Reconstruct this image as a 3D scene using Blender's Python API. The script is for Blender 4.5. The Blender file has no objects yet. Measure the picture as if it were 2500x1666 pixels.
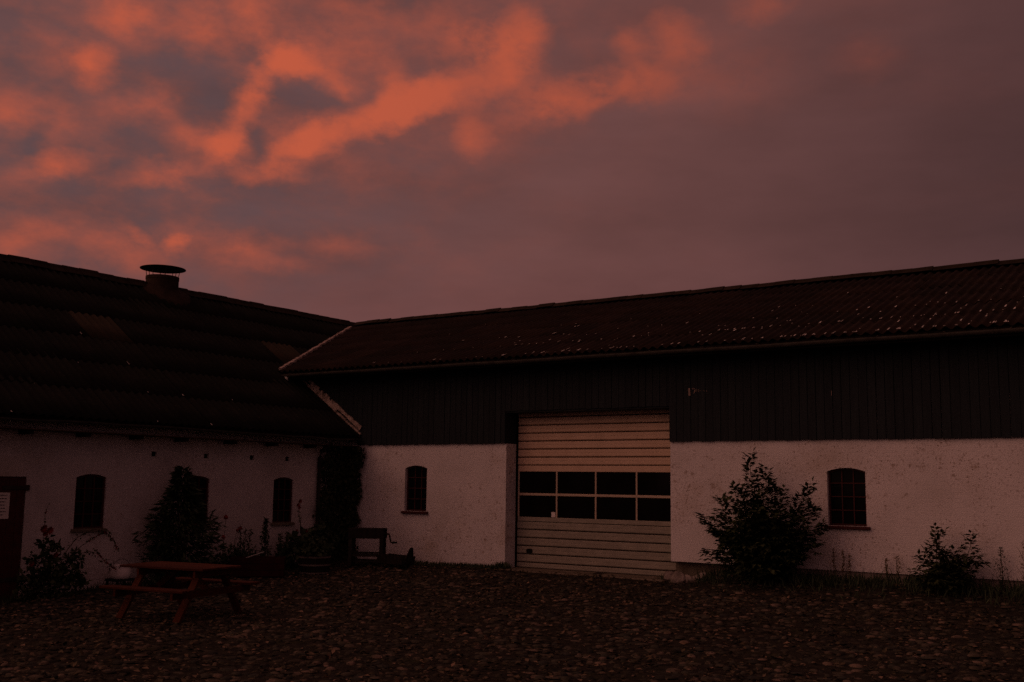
import bpy, bmesh, math, random
import numpy as np
from mathutils import Matrix, Vector
random.seed(7); RNG = np.random.default_rng(11)
SC = bpy.context.scene
COL = SC.collection
R = math.radians

# ------------------------------------------------------------------ camera
cam_data = bpy.data.cameras.new('camera'); cam = bpy.data.objects.new('camera', cam_data); COL.objects.link(cam)
cam_data.sensor_width = 36.0; cam_data.lens = 37.53; cam_data.clip_end = 2000; cam_data.clip_start = .05
def cam_matrix(yaw, pitch, roll, loc):
    cy, sy, cp, sp = math.cos(yaw), math.sin(yaw), math.cos(pitch), math.sin(pitch)
    f = Vector((-sy*cp, cy*cp, sp)); r = Vector((cy, sy, 0)); u = r.cross(f)
    r2 = math.cos(roll)*r + math.sin(roll)*u; u2 = -math.sin(roll)*r + math.cos(roll)*u
    m = Matrix((r2, u2, -f)).transposed().to_4x4(); m.translation = loc
    return m
cam.matrix_world = cam_matrix(R(33.89), R(7.585), R(.7726), Vector((16.198, -18.097, 1.7)))
SC.camera = cam

# ------------------------------------------------------------------ sky (dusk cloud layer over a low Nishita sky)
SUN_AZ = math.atan2(-.75, -.66)          # compass direction of the glow, measured from +Y towards +X
SUN_EL = R(25)
GLOW = Vector((math.sin(SUN_AZ)*math.cos(SUN_EL), math.cos(SUN_AZ)*math.cos(SUN_EL), math.sin(SUN_EL)))
CLOUDS = [(-41.4,19.2,9.25,1.41,19,0.75),(-45.4,17.3,2.77,1.28,28,0.75),(-40.7,19.4,3.57,1.40,18,0.55),(-38.1,20.3,3.24,1.17,20,0.45),(-48.7,19.1,3.94,1.15,62,0.80),(-49.8,17.0,2.09,1.05,10,0.75),(-48.3,20.4,1.38,1.28,0,0.35),(-46.4,21.8,1.69,1.15,0,0.95),(-48.2,23.9,1.47,2.17,0,0.60),(-55.3,23.1,1.95,1.44,0,0.75),(-56.4,20.3,1.64,1.60,20,0.80),(-40.7,21.0,1.23,1.64,0,0.50),(-44.0,20.8,2.18,0.86,-20,0.50),(-33.7,23.5,2.28,2.26,0,0.90),(-36.0,22.9,2.57,1.49,0,0.60),(-34.5,21.7,2.56,1.64,0,0.55),(-36.1,18.6,1.31,1.68,0,0.55),(-25.0,23.3,2.29,1.53,0,0.70),(-27.7,22.9,1.52,0.97,0,0.50),(-28.9,20.7,4.69,1.52,8,0.65),(-26.3,21.3,3.58,1.96,0,0.40),(-20.1,24.7,2.16,1.18,0,0.60),(-14.9,21.6,2.46,1.49,0,0.40),(-21.3,20.5,4.51,2.27,0,0.30),(-57.3,15.2,2.47,0.94,15,0.70),(-59.1,14.2,1.80,1.40,0,0.35),(-52.5,15.5,3.27,0.78,6,0.60),(-47.4,15.9,3.26,0.86,0,0.60),(-59.3,11.4,2.37,1.63,0,0.50),(-54.8,11.3,4.09,1.10,-8,0.42),(-53.7,12.1,1.44,0.65,-15,0.60),(-51.8,11.9,0.98,0.79,-30,0.75),(-48.3,11.8,3.71,1.14,-5,0.42),(-46.5,11.0,2.39,0.82,0,0.30),(-43.3,12.2,3.84,0.89,0,0.30),(-60.0,17.4,1.79,1.52,0,0.45),(-57.8,16.5,1.05,2.96,0,0.30),(-50.7,22.9,2.39,2.17,0,0.35),(-53.8,18.5,2.92,1.14,20,0.32),(-31.8,20.2,3.63,1.53,10,0.50),(-51.5,17.5,2.00,1.29,0,0.28),(-58.7,20.9,1.85,1.50,0,0.25),(-50.1,20.7,21.79,9.52,0,0.20),(-32.3,21.7,22.64,7.21,0,0.24),(-57.1,11.5,17.11,3.52,0,0.13),(-45.6,23.4,10.65,2.21,0,0.15),(-42.5,15.7,14.86,2.03,0,0.12),(-59.4,18.8,1.82,3.63,20,0.20),(-43.7,22.5,4.25,1.95,20,0.20),(-38.4,23.9,4.40,1.92,0,0.20),(-23.1,22.7,5.66,2.87,0,0.20),(-54.6,21.8,3.86,2.18,30,0.20),(-45.4,18.5,2.07,1.34,30,0.15),(-51.5,20.6,3.70,1.58,-5,-0.40),(-45.7,20.1,2.17,1.37,10,-0.45),(-47.9,17.1,1.16,1.46,20,-0.50),(-59.9,20.1,1.81,1.49,0,-0.35),(-50.5,19.3,2.37,1.28,0,-0.30),(-53.7,17.3,2.27,1.28,0,-0.25),(-58.8,16.2,1.21,1.86,0,-0.30),(-27.9,19.3,2.15,1.33,0,-0.30),(-31.6,22.7,1.83,1.62,0,-0.20),(-46.6,14.1,17.19,2.02,0,-0.20),(-22.8,16.3,17.33,4.02,0,-0.12),]
world = bpy.data.worlds.new('World'); SC.world = world; world.use_nodes = True
def build_sky():
    nt = world.node_tree; nd = nt.nodes; lk = nt.links; nd.clear()
    def new(t, **k):
        n = nd.new(t)
        for a, b in k.items(): setattr(n, a, b)
        return n
    def put(sock, v):
        if hasattr(v, 'is_output'): lk.new(v, sock)
        else: sock.default_value = v
    def M(op, a, b=None, c=None, clamp=False):
        n = new('ShaderNodeMath', operation=op, use_clamp=clamp)
        put(n.inputs[0], a)
        if b is not None: put(n.inputs[1], b)
        if c is not None: put(n.inputs[2], c)
        return n.outputs[0]
    def V(op, a, b=None, s=None):
        n = new('ShaderNodeVectorMath', operation=op); put(n.inputs[0], a)
        if b is not None: put(n.inputs[1], b)
        if s is not None: put(n.inputs['Scale'], s)
        return n
    def mix(f, a, b):
        n = new('ShaderNodeMix', data_type='RGBA'); put(n.inputs[0], f); put(n.inputs[6], a); put(n.inputs[7], b)
        return n.outputs[2]
    def noise(vec, scale, detail=3, rough=.55):
        n = new('ShaderNodeTexNoise'); put(n.inputs['Vector'], vec); n.inputs['Scale'].default_value = scale
        n.inputs['Detail'].default_value = detail; n.inputs['Roughness'].default_value = rough
        return n
    def sstep(x, a, b):
        n = new('ShaderNodeMapRange', interpolation_type='SMOOTHSTEP'); put(n.inputs[0], x)
        n.inputs[1].default_value = a; n.inputs[2].default_value = b
        return n.outputs[0]
    d = new('ShaderNodeTexCoord').outputs['Generated']
    sep = new('ShaderNodeSeparateXYZ'); lk.new(d, sep.inputs[0]); x, y, z = sep.outputs
    az = M('MULTIPLY', M('ARCTAN2', x, y), 180/math.pi)
    el = M('MULTIPLY', M('ARCSINE', z), 180/math.pi)
    comb = new('ShaderNodeCombineXYZ'); lk.new(az, comb.inputs[0]); lk.new(el, comb.inputs[1])
    P = comb.outputs[0]
    # wind-torn edges: warp the cloud field with two octaves of noise
    sq = V('MULTIPLY', d, (1, 1, 1.5)).outputs[0]
    w1 = V('SUBTRACT', noise(sq, 11, 3, .5).outputs['Color'], (.5, .5, .5)).outputs[0]
    w2 = V('SUBTRACT', noise(sq, 30, 5, .62).outputs['Color'], (.5, .5, .5)).outputs[0]
    P = V('ADD', P, V('SCALE', w1, s=1.7).outputs[0]).outputs[0]
    P = V('ADD', P, V('SCALE', w2, s=1.5).outputs[0]).outputs[0]
    tot = None
    for (a, e, sx, sy, rot, amp) in CLOUDS:
        mp = new('ShaderNodeMapping', vector_type='TEXTURE'); lk.new(P, mp.inputs[0])
        mp.inputs['Location'].default_value = (a, e, 0); mp.inputs['Rotation'].default_value = (0, 0, R(rot))
        mp.inputs['Scale'].default_value = (sx, sy, 1)
        g = new('ShaderNodeTexGradient', gradient_type='SPHERICAL'); lk.new(mp.outputs[0], g.inputs[0])
        tot = M('MULTIPLY_ADD', g.outputs['Fac'], amp, tot if tot is not None else 0.0)
    # the same kind of cloud over the whole dome
    gen = noise(V('MULTIPLY', d, (1, 1, 2.6)).outputs[0], 4.2, 6, .58).outputs['Fac']
    fine = noise(sq, 26, 4, .6).outputs['Fac']
    inview = M('MULTIPLY', sstep(az, -85, -62), M('SUBTRACT', 1.0, sstep(az, -6, 16)))
    wide = M('MULTIPLY', sstep(gen, .44, .75), M('MULTIPLY_ADD', inview, -.20, .45))
    tot = M('ADD', tot, M('MULTIPLY', wide, sstep(el, 6, 16)))
    glow = V('DOT_PRODUCT', d, tuple(GLOW)).outputs['Value']     # -1 .. 1, towards the set sun
    mott = M('MULTIPLY', M('SUBTRACT', noise(V('MULTIPLY', d, (1, 1, 1.9)).outputs[0], 15, 5, .6).outputs['Fac'], .49), 1.25)
    tot = M('ADD', tot, M('MULTIPLY', mott, M('MULTIPLY', sstep(glow, -.25, .3), sstep(el, 6, 13))))
    tot = M('MULTIPLY', tot, M('MULTIPLY_ADD', fine, .55, .72))
    mask = M('MULTIPLY', sstep(tot, -.04, 1.22), sstep(el, 5, 11))
    # thick cloud base: mauve, greyer and darker away from the glow
    away = (.030, .0165, .0190, 1); mid = (.140, .0570, .0530, 1); near = (.158, .0650, .0600, 1); sunny = (.74, .32, .22, 1)
    base = mix(sstep(glow, -.65, .04), away, mid)
    base = mix(sstep(glow, .04, .45), base, near)
    base = mix(sstep(glow, .50, 1.0), base, sunny)
    pink = mix(sstep(glow, -.51, .42), (.108, .045, .046, 1), (.182, .064, .058, 1))
    base = mix(M('MULTIPLY', M('SUBTRACT', 1.0, sstep(el, 6, 14)), .75), base, pink)
    gap = M('MULTIPLY', M('SUBTRACT', 1.0, sstep(tot, -.25, .22)), sstep(glow, -.1, .3))
    base = mix(M('MULTIPLY', gap, .8), base, (.100, .0600, .0660, 1))
    soft = noise(V('MULTIPLY', d, (1, 1, 3.2)).outputs[0], 7, 4, .55).outputs['Fac']
    base = V('SCALE', base, s=M('MULTIPLY_ADD', soft, .5, .76)).outputs[0]
    hot = mix(sstep(glow, -.44, .28), (.165, .050, .038, 1), (.52, .101, .050, 1))
    c = mix(mask, base, hot)
    # far below the horizon nothing shines
    c = V('SCALE', c, s=M('MULTIPLY_ADD', sstep(el, -8, 0), .9, .1)).outputs[0]
    sky = new('ShaderNodeTexSky', sky_type='NISHITA'); sky.sun_disc = False
    sky.sun_elevation = R(1.0); sky.sun_rotation = SUN_AZ; sky.air_density = 1.2; sky.dust_density = 3.0
    bg1 = new('ShaderNodeBackground'); lk.new(sky.outputs[0], bg1.inputs[0]); bg1.inputs[1].default_value = .004
    bg2 = new('ShaderNodeBackground'); lk.new(c, bg2.inputs[0]); bg2.inputs[1].default_value = 1.0
    add = new('ShaderNodeAddShader'); lk.new(bg1.outputs[0], add.inputs[0]); lk.new(bg2.outputs[0], add.inputs[1])
    out = new('ShaderNodeOutputWorld'); lk.new(add.outputs[0], out.inputs[0])
build_sky()

# ------------------------------------------------------------------ sun (already down: a wide, weak afterglow)
sun_data = bpy.data.lights.new('sun', 'SUN'); sun = bpy.data.objects.new('sun', sun_data); COL.objects.link(sun)
sun_data.energy = .20; sun_data.angle = R(50); sun_data.color = (1.0, .50, .34)
sdir = Vector((math.sin(SUN_AZ)*math.cos(SUN_EL), math.cos(SUN_AZ)*math.cos(SUN_EL), math.sin(SUN_EL)))
sun.rotation_euler = sdir.to_track_quat('Z', 'Y').to_euler(); sun.location = (-20, -30, 12)

# ------------------------------------------------------------------ exposure
vs = SC.view_settings; vs.view_transform = 'Standard'; vs.look = 'None'; vs.exposure = 0; vs.gamma = 1; vs.use_curve_mapping = False
SC.cycles.use_denoising = False; SC.cycles.max_bounces = 6

# ------------------------------------------------------------------ helpers
def link(o, parent=None):
    COL.objects.link(o)
    if parent is not None: o.parent = parent
    return o
def mesh_obj(name, me, parent=None): return link(bpy.data.objects.new(name, me), parent)
def empty(name, loc=(0, 0, 0), rz=0, parent=None):
    o = bpy.data.objects.new(name, None); o.location = loc; o.rotation_euler = (0, 0, rz); o.empty_display_size = .2
    return link(o, parent)
def tag(o, label=None, cat=None, group=None, kind=None):
    if label: o['label'] = label
    if cat: o['category'] = cat
    if group: o['group'] = group
    if kind: o['kind'] = kind
    return o

class MB:
    """collects simple solids, then links them as one mesh object"""
    def __init__(s): s.v = []; s.f = []
    def add(s, vs, fs):
        n = len(s.v); s.v += [tuple(v) for v in vs]; s.f += [tuple(i+n for i in f) for f in fs]; return s
    def box(s, a, b, m=None):
        (x0, y0, z0), (x1, y1, z1) = a, b
        vs = [Vector(p) for p in ((x0,y0,z0),(x1,y0,z0),(x1,y1,z0),(x0,y1,z0),(x0,y0,z1),(x1,y0,z1),(x1,y1,z1),(x0,y1,z1))]
        if m is not None: vs = [m @ v for v in vs]
        return s.add(vs, [(0,3,2,1),(4,5,6,7),(0,1,5,4),(1,2,6,5),(2,3,7,6),(3,0,4,7)])
    def beam(s, a, b, w, h, up=(0, 0, 1)):
        a, b = Vector(a), Vector(b); d = (b-a).normalized(); sd = d.cross(Vector(up)).normalized(); u = sd.cross(d)
        vs = [p + sx*sd*w/2 + sz*u*h/2 for p in (a, b) for sx, sz in ((-1,-1),(1,-1),(1,1),(-1,1))]
        return s.add(vs, [(0,1,2,3),(7,6,5,4),(0,4,5,1),(1,5,6,2),(2,6,7,3),(3,7,4,0)])
    def tube(s, pts, r0, r1=None, n=6, cap=True):
        r1 = r0 if r1 is None else r1; pts = [Vector(p) for p in pts]; base = len(s.v); k = len(pts)
        for i, p in enumerate(pts):
            d = (pts[min(i+1, k-1)] - pts[max(i-1, 0)]).normalized()
            ref = Vector((0, 0, 1)) if abs(d.z) < .9 else Vector((1, 0, 0))
            a = d.cross(ref).normalized(); b = d.cross(a); r = r0 + (r1-r0)*i/max(k-1, 1)
            for j in range(n):
                t = 2*math.pi*j/n; s.v.append(tuple(p + (a*math.cos(t) + b*math.sin(t))*r))
        for i in range(k-1):
            for j in range(n):
                s.f.append((base+i*n+j, base+i*n+(j+1) % n, base+(i+1)*n+(j+1) % n, base+(i+1)*n+j))
        if cap: s.f.append(tuple(base+j for j in range(n))[::-1]); s.f.append(tuple(base+(k-1)*n+j for j in range(n)))
        return s
    def lathe(s, prof, n=24, c=(0, 0, 0)):
        base = len(s.v); k = len(prof)
        for r, z in prof:
            for j in range(n):
                t = 2*math.pi*j/n; s.v.append((c[0]+r*math.cos(t), c[1]+r*math.sin(t), c[2]+z))
        for i in range(k-1):
            for j in range(n):
                s.f.append((base+i*n+j, base+i*n+(j+1) % n, base+(i+1)*n+(j+1) % n, base+(i+1)*n+j))
        s.f.append(tuple(base+j for j in range(n))[::-1]); s.f.append(tuple(base+(k-1)*n+j for j in range(n)))
        return s
    def prism(s, prof, axis, a, b):
        """closed 2D profile swept from a to b along axis 0 (x) or 1 (y)"""
        n = len(prof); put = (lambda t, p: (t, p[0], p[1])) if axis == 0 else (lambda t, p: (p[0], t, p[1]))
        vs = [put(a, p) for p in prof] + [put(b, p) for p in prof]
        fs = [(i, (i+1) % n, n+(i+1) % n, n+i) for i in range(n)] + [tuple(range(n))[::-1], tuple(range(n, 2*n))]
        return s.add(vs, fs)
    def mesh(s, name, mat, smooth=False, fix=True):
        me = bpy.data.meshes.new(name); me.from_pydata(s.v, [], s.f); me.materials.append(mat)
        if fix:
            bm = bmesh.new(); bm.from_mesh(me); bmesh.ops.recalc_face_normals(bm, faces=bm.faces); bm.to_mesh(me); bm.free()
        if smooth: me.polygons.foreach_set('use_smooth', [True]*len(me.polygons))
        me.update(); return me
    def build(s, name, mat, parent=None, smooth=False, bevel=0, loc=None):
        o = mesh_obj(name, s.mesh(name, mat, smooth), parent)
        if loc is not None: o.location = loc
        if bevel:
            b = o.modifiers.new('bevel', 'BEVEL'); b.width = bevel; b.segments = 1; b.limit_method = 'ANGLE'
        return o
def np_mesh(name, V, F, mat, smooth=False):
    V = np.asarray(V, dtype=np.float32); F = np.asarray(F, dtype=np.int32); k = F.shape[1]
    me = bpy.data.meshes.new(name); me.vertices.add(len(V)); me.vertices.foreach_set('co', V.ravel())
    me.loops.add(F.size); me.loops.foreach_set('vertex_index', F.ravel()); me.polygons.add(len(F))
    me.polygons.foreach_set('loop_start', np.arange(0, F.size, k, dtype=np.int32))
    me.polygons.foreach_set('loop_total', np.full(len(F), k, dtype=np.int32))
    if smooth: me.polygons.foreach_set('use_smooth', np.ones(len(F), dtype=bool))
    me.materials.append(mat); me.update(calc_edges=True); me.validate(); return me

def holed_slab(name, outer, holes, depth, mat, parent, loc=(0, 0, 0), rz=0):
    """wall slab in local (u, v inward, w up) with real openings and reveals"""
    bm = bmesh.new(); edges = []; loops = []
    for lp in [outer] + holes:
        vs = [bm.verts.new((u, 0, w)) for u, w in lp]; loops.append(vs)
        edges += [bm.edges.new((vs[i], vs[(i+1) % len(vs)])) for i in range(len(vs))]
    bmesh.ops.triangle_fill(bm, use_beauty=True, use_dissolve=False, edges=edges)
    bm.verts.ensure_lookup_table(); front = list(bm.faces)
    back = {v: bm.verts.new((v.co.x, depth, v.co.z)) for v in list(bm.verts)}
    for f in front: bm.faces.new([back[v] for v in reversed(f.verts)])
    for vs in loops:
        for i in range(len(vs)):
            a, b = vs[i], vs[(i+1) % len(vs)]
            bm.faces.new((a, b, back[b], back[a]))
    bmesh.ops.recalc_face_normals(bm, faces=bm.faces)
    me = bpy.data.meshes.new(name); bm.to_mesh(me); bm.free(); me.materials.append(mat)
    o = mesh_obj(name, me, parent); o.location = loc; o.rotation_euler = (0, 0, rz); return o
def arch_hole(u0, u1, z0, zs, zt, n=8):
    pts = [(u0, z0), (u1, z0)]
    for i in range(n+1):
        t = i/n; pts.append((u1 + (u0-u1)*t, zs + (zt-zs)*(1-(2*t-1)**2)))
    return pts

# ------------------------------------------------------------------ materials
def material(name, cols, scale=6.0, rough=.8, bump=.0, bscale=60.0, spec=.3, stretch=(1, 1, 1), rnd=0.0, island=0.0,
             detail=5, metallic=0.0, spots=None, trans=0.0, ior=1.45, brick=False):
    m = bpy.data.materials.new(name); m.use_nodes = True; nt = m.node_tree; nd = nt.nodes; lk = nt.links
    bs = nd['Principled BSDF']; bs.inputs['Roughness'].default_value = rough; bs.inputs['Metallic'].default_value = metallic
    bs.inputs['Specular IOR Level'].default_value = spec; bs.inputs['Transmission Weight'].default_value = trans; bs.inputs['IOR'].default_value = ior
    geo = nd.new('ShaderNodeNewGeometry'); mp = nd.new('ShaderNodeVectorMath'); mp.operation = 'MULTIPLY'
    mp.inputs[1].default_value = stretch; lk.new(geo.outputs['Position'], mp.inputs[0]); P = mp.outputs[0]
    def noise(sc, det=5, rg=.6):
        n = nd.new('ShaderNodeTexNoise'); n.inputs['Scale'].default_value = sc; n.inputs['Detail'].default_value = det
        n.inputs['Roughness'].default_value = rg; lk.new(P, n.inputs['Vector']); return n.outputs['Fac']
    fac = noise(scale, detail)
    if rnd or island:
        src = nd.new('ShaderNodeObjectInfo').outputs['Random'] if rnd else geo.outputs['Random Per Island']
        a = nd.new('ShaderNodeMath'); a.operation = 'SUBTRACT'; lk.new(src, a.inputs[0]); a.inputs[1].default_value = .5
        b = nd.new('ShaderNodeMath'); b.operation = 'MULTIPLY_ADD'; lk.new(a.outputs[0], b.inputs[0]); b.inputs[1].default_value = rnd or island
        lk.new(fac, b.inputs[2]); fac = b.outputs[0]
        if rnd and island:
            c = nd.new('ShaderNodeMath'); c.operation = 'SUBTRACT'; lk.new(geo.outputs['Random Per Island'], c.inputs[0]); c.inputs[1].default_value = .5
            e = nd.new('ShaderNodeMath'); e.operation = 'MULTIPLY_ADD'; lk.new(c.outputs[0], e.inputs[0]); e.inputs[1].default_value = island
            lk.new(fac, e.inputs[2]); fac = e.outputs[0]
    rp = nd.new('ShaderNodeValToRGB'); el = rp.color_ramp.elements
    while len(el) < len(cols): el.new(.5)
    for i, (p, c) in enumerate(cols): el[i].position = p; el[i].color = (*c, 1)
    lk.new(fac, rp.inputs[0]); colr = rp.outputs[0]
    for (sc, lo, hi, c, amt, gate) in (spots or []):
        f = noise(sc, 4, .65); mr = nd.new('ShaderNodeMapRange'); mr.inputs[1].default_value = lo; mr.inputs[2].default_value = hi
        mr.inputs[4].default_value = amt; lk.new(f, mr.inputs[0]); fo = mr.outputs[0]
        if gate:
            g = nd.new('ShaderNodeMapRange'); g.inputs[1].default_value = gate[1]; g.inputs[2].default_value = gate[2]
            lk.new(noise(gate[0], 2, .5), g.inputs[0]); mu = nd.new('ShaderNodeMath'); mu.operation = 'MULTIPLY'
            lk.new(fo, mu.inputs[0]); lk.new(g.outputs[0], mu.inputs[1]); fo = mu.outputs[0]
        mx = nd.new('ShaderNodeMix'); mx.data_type = 'RGBA'; lk.new(fo, mx.inputs[0]); lk.new(colr, mx.inputs[6])
        mx.inputs[7].default_value = (*c, 1); colr = mx.outputs[2]
    lk.new(colr, bs.inputs['Base Color'])
    if bump:
        h = noise(bscale, 4, .6)
        if brick:
            sp = nd.new('ShaderNodeSeparateXYZ'); lk.new(geo.outputs['Position'], sp.inputs[0])
            ad = nd.new('ShaderNodeMath'); lk.new(sp.outputs[0], ad.inputs[0]); lk.new(sp.outputs[1], ad.inputs[1])
            cb = nd.new('ShaderNodeCombineXYZ'); lk.new(ad.outputs[0], cb.inputs[0]); lk.new(sp.outputs[2], cb.inputs[1])
            bt = nd.new('ShaderNodeTexBrick'); lk.new(cb.outputs[0], bt.inputs[0]); bt.inputs['Scale'].default_value = 1.0
            bt.inputs['Brick Width'].default_value = .24; bt.inputs['Row Height'].default_value = .067; bt.inputs['Mortar Size'].default_value = .009
            bt.inputs['Mortar Smooth'].default_value = 1.0
            q = nd.new('ShaderNodeMath'); q.operation = 'MULTIPLY_ADD'; lk.new(bt.outputs['Fac'], q.inputs[0]); q.inputs[1].default_value = -.07
            lk.new(h, q.inputs[2]); h = q.outputs[0]
        bp = nd.new('ShaderNodeBump'); bp.inputs['Strength'].default_value = bump; bp.inputs['Distance'].default_value = .02
        lk.new(h, bp.inputs['Height']); lk.new(bp.outputs[0], bs.inputs['Normal'])
    return m
MAT = {}
MAT['lime'] = material('limewash', [(.25, (.59,.575,.57)), (.5, (.715,.705,.72)), (.8, (.785,.775,.79))], 1.1, .9, .55, 45, .2,
    spots=[(8, .58, .66, (.30,.23,.18), .75, (.55, .44, .56)), (24, .57, .64, (.22,.16,.12), .9, (.8, .42, .55)), (55, .58, .65, (.25,.19,.15), .75, (1.6, .38, .55)), (.8, .55, .72, (.42,.35,.27), .45, None)], brick=True)
MAT['lime_shade'] = material('shaded_limewash', [(.25, (.44,.42,.42)), (.5, (.57,.55,.55)), (.8, (.63,.61,.61))], 1.1, .9, .55, 45, .2,  # darker limewash copy; the stable wall's shade is put into its colour
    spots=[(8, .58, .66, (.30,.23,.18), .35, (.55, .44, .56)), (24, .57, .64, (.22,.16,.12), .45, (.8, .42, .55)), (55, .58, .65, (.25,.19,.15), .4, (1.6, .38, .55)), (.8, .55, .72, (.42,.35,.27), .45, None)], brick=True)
MAT['board'] = material('tarred_board', [(.3, (.012,.017,.021)), (.6, (.017,.024,.029)), (.85, (.025,.033,.039))], 5, .75, .35, 30, .2, stretch=(6, 6, .35), rnd=.22)
MAT['dark_wood'] = material('weathered_dark_wood', [(.3, (.010,.008,.007)), (.7, (.025,.019,.016))], 6, .85, .4, 40, .2, stretch=(3, 3, 1))
MAT['grey_wood'] = material('grey_weathered_wood', [(.3, (.020,.018,.016)), (.7, (.048,.043,.038))], 8, .9, .4, 40, .2)
MAT['red_wood'] = material('red_stained_wood', [(.3, (.042,.012,.007)), (.7, (.088,.026,.013))], 7, .75, .3, 50, .12, stretch=(1, 4, 4), rnd=.35)
MAT['red_paint'] = material('oxide_red_paint', [(.3, (.040,.008,.008)), (.7, (.070,.013,.013))], 9, .6, .25, 60, .3)
MAT['sheet_red'] = material('weathered_red_sheet', [(.2, (.012,.009,.007)), (.5, (.020,.0125,.010)), (.8, (.034,.021,.016))], 2.2, .9, .35, 70, .12, rnd=.3,
    spots=[(16, .60, .68, (.022,.025,.014), .8, None), (40, .64, .70, (.22,.20,.17), .8, (1.5, .45, .65))])
MAT['sheet_brown'] = material('weathered_brown_sheet', [(.2, (.009,.0095,.009)), (.5, (.0135,.0140,.0125)), (.8, (.021,.020,.018))], 2.0, .95, .35, 70, .08, rnd=.15,
    spots=[(14, .58, .68, (.020,.023,.012), .8, None), (42, .68, .73, (.20,.18,.15), .7, None)])
MAT['sheet_plain'] = material('faded_plain_sheet', [(.3, (.026,.022,.012)), (.7, (.042,.030,.018))], 4, .8, .2, 60, .2)
MAT['ridge'] = material('mossy_ridge_tile', [(.3, (.016,.013,.009)), (.7, (.036,.026,.020))], 5, .9, .5, 50, .1, rnd=.3)
MAT['zinc'] = material('dull_zinc', [(.3, (.036,.034,.030)), (.7, (.085,.080,.070))], 6, .65, .2, 60, .25)
MAT['zinc_pale'] = material('pale_painted_pipe', [(.3, (.40,.40,.38)), (.7, (.58,.58,.55))], 12, .6, .2, 60, .3)
MAT['dark_metal'] = material('rusty_black_iron', [(.3, (.018,.013,.011)), (.7, (.040,.024,.018))], 12, .7, .3, 80, .3)
MAT['mortar'] = material('pale_mortar', [(.35, (.10,.075,.06)), (.5, (.42,.34,.30)), (.75, (.60,.50,.45))], 9, .95, .6, 45, .1)
MAT['chimney'] = material('sooty_render', [(.3, (.030,.021,.016)), (.7, (.062,.042,.033))], 5, .95, .5, 40, .1)
MAT['cream'] = material('cream_steel', [(.3, (.60,.46,.34)), (.7, (.68,.53,.40))], 2.5, .55, .05, 80, .3, spots=[(3, .55, .75, (.48,.35,.25), .6, None)])
MAT['cream_grey'] = material('greyer_cream_steel', [(.3, (.27,.26,.215)), (.7, (.37,.355,.295))], 3.5, .6, .08, 80, .25, stretch=(1, 1, 3), spots=[(9, .52, .7, (.24,.23,.18), .7, None)])  # greyer, darker cream for the lower slats and rail
MAT['alu'] = material('brushed_frame', [(.3, (.46,.38,.30)), (.7, (.58,.49,.38))], 8, .5, .05, 60, .3)
MAT['glass'] = material('window_glass', [(.3, (.004,.004,.004)), (.7, (.008,.007,.007))], 3, .06, 0, 60, .10)
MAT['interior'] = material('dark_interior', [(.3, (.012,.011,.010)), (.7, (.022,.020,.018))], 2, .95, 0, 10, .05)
MAT['stone'] = material('foundation_stone', [(.3, (.10,.085,.075)), (.5, (.21,.18,.165)), (.75, (.33,.29,.265))], 6, .95, .6, 30, .15, rnd=.35, spots=[(9, .55, .7, (.06,.065,.035), .8, None)])
MAT['concrete'] = material('old_concrete', [(.3, (.10,.085,.065)), (.7, (.19,.165,.13))], 5, .95, .4, 50, .15)
MAT['soil'] = material('damp_soil', [(.3, (.014,.012,.010)), (.55, (.028,.025,.019)), (.8, (.048,.040,.029))], 9, .95, .8, 60, .1,
    spots=[(2.2, .55, .72, (.030,.034,.014), .7, None)])
MAT['cobble'] = material('fieldstone_cobble', [(.14, (.013,.013,.012)), (.42, (.032,.033,.029)), (.64, (.054,.052,.040)), (.82, (.085,.072,.054)), (.97, (.17,.125,.098))], 5, .9, .5, 40, .1, rnd=.62, island=.62, spots=[(.8, .48, .66, (.020,.017,.013), .75, None), (3.5, .55, .68, (.030,.030,.018), .6, None)])
MAT['leaf_litter'] = material('fallen_leaf', [(.15, (.020,.018,.012)), (.5, (.052,.045,.026)), (.75, (.098,.075,.044)), (.92, (.21,.14,.095))], 3, .8, 0, 40, .2, island=.8)
def leafmat(name, dark, light, scale=3.0): return material(name, [(.25, dark), (.75, light)], scale, .7, 0, 40, .25, island=.55)
MAT['elder'] = leafmat('elder_leaf', (.014,.023,.009), (.040,.054,.018))
MAT['laurel'] = leafmat('laurel_leaf', (.016,.028,.014), (.040,.062,.028))
MAT['rose_leaf'] = leafmat('rose_leaf', (.020,.034,.014), (.046,.062,.024))
MAT['ivy'] = leafmat('ivy_leaf', (.014,.020,.008), (.034,.042,.016))
MAT['herb'] = leafmat('herb_leaf', (.022,.040,.020), (.058,.078,.040))
MAT['dry'] = leafmat('dry_weed', (.10,.060,.022), (.19,.120,.045))
MAT['petal'] = leafmat('dark_red_petal', (.13,.016,.016), (.23,.034,.030))
MAT['eave_shade'] = material('eave_shade_brown', [(.3, (.060,.036,.024)), (.7, (.105,.063,.042))], 4, .9, .4, 40, .1)  # brown kept dark to hold the shade under the stable eave
MAT['dull_red'] = material('dull_red_boards', [(.3, (.022,.006,.005)), (.7, (.042,.010,.009))], 7, .85, .3, 50, .1)
MAT['hoop_iron'] = material('pale_rusty_hoop', [(.3, (.09,.08,.075)), (.7, (.17,.155,.145))], 14, .7, .2, 60, .2)
MAT['stem'] = material('green_brown_stem', [(.3, (.030,.026,.014)), (.7, (.065,.050,.028))], 20, .85, 0, 40, .15)
MAT['white'] = material('white_enamel', [(.3, (.72,.70,.69)), (.7, (.82,.80,.79))], 6, .5, .1, 40, .3)
MAT['paper'] = material('sun_bleached_paper', [(.3, (.62,.60,.58)), (.7, (.72,.70,.67))], 20, .9, 0, 40, .1)
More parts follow.
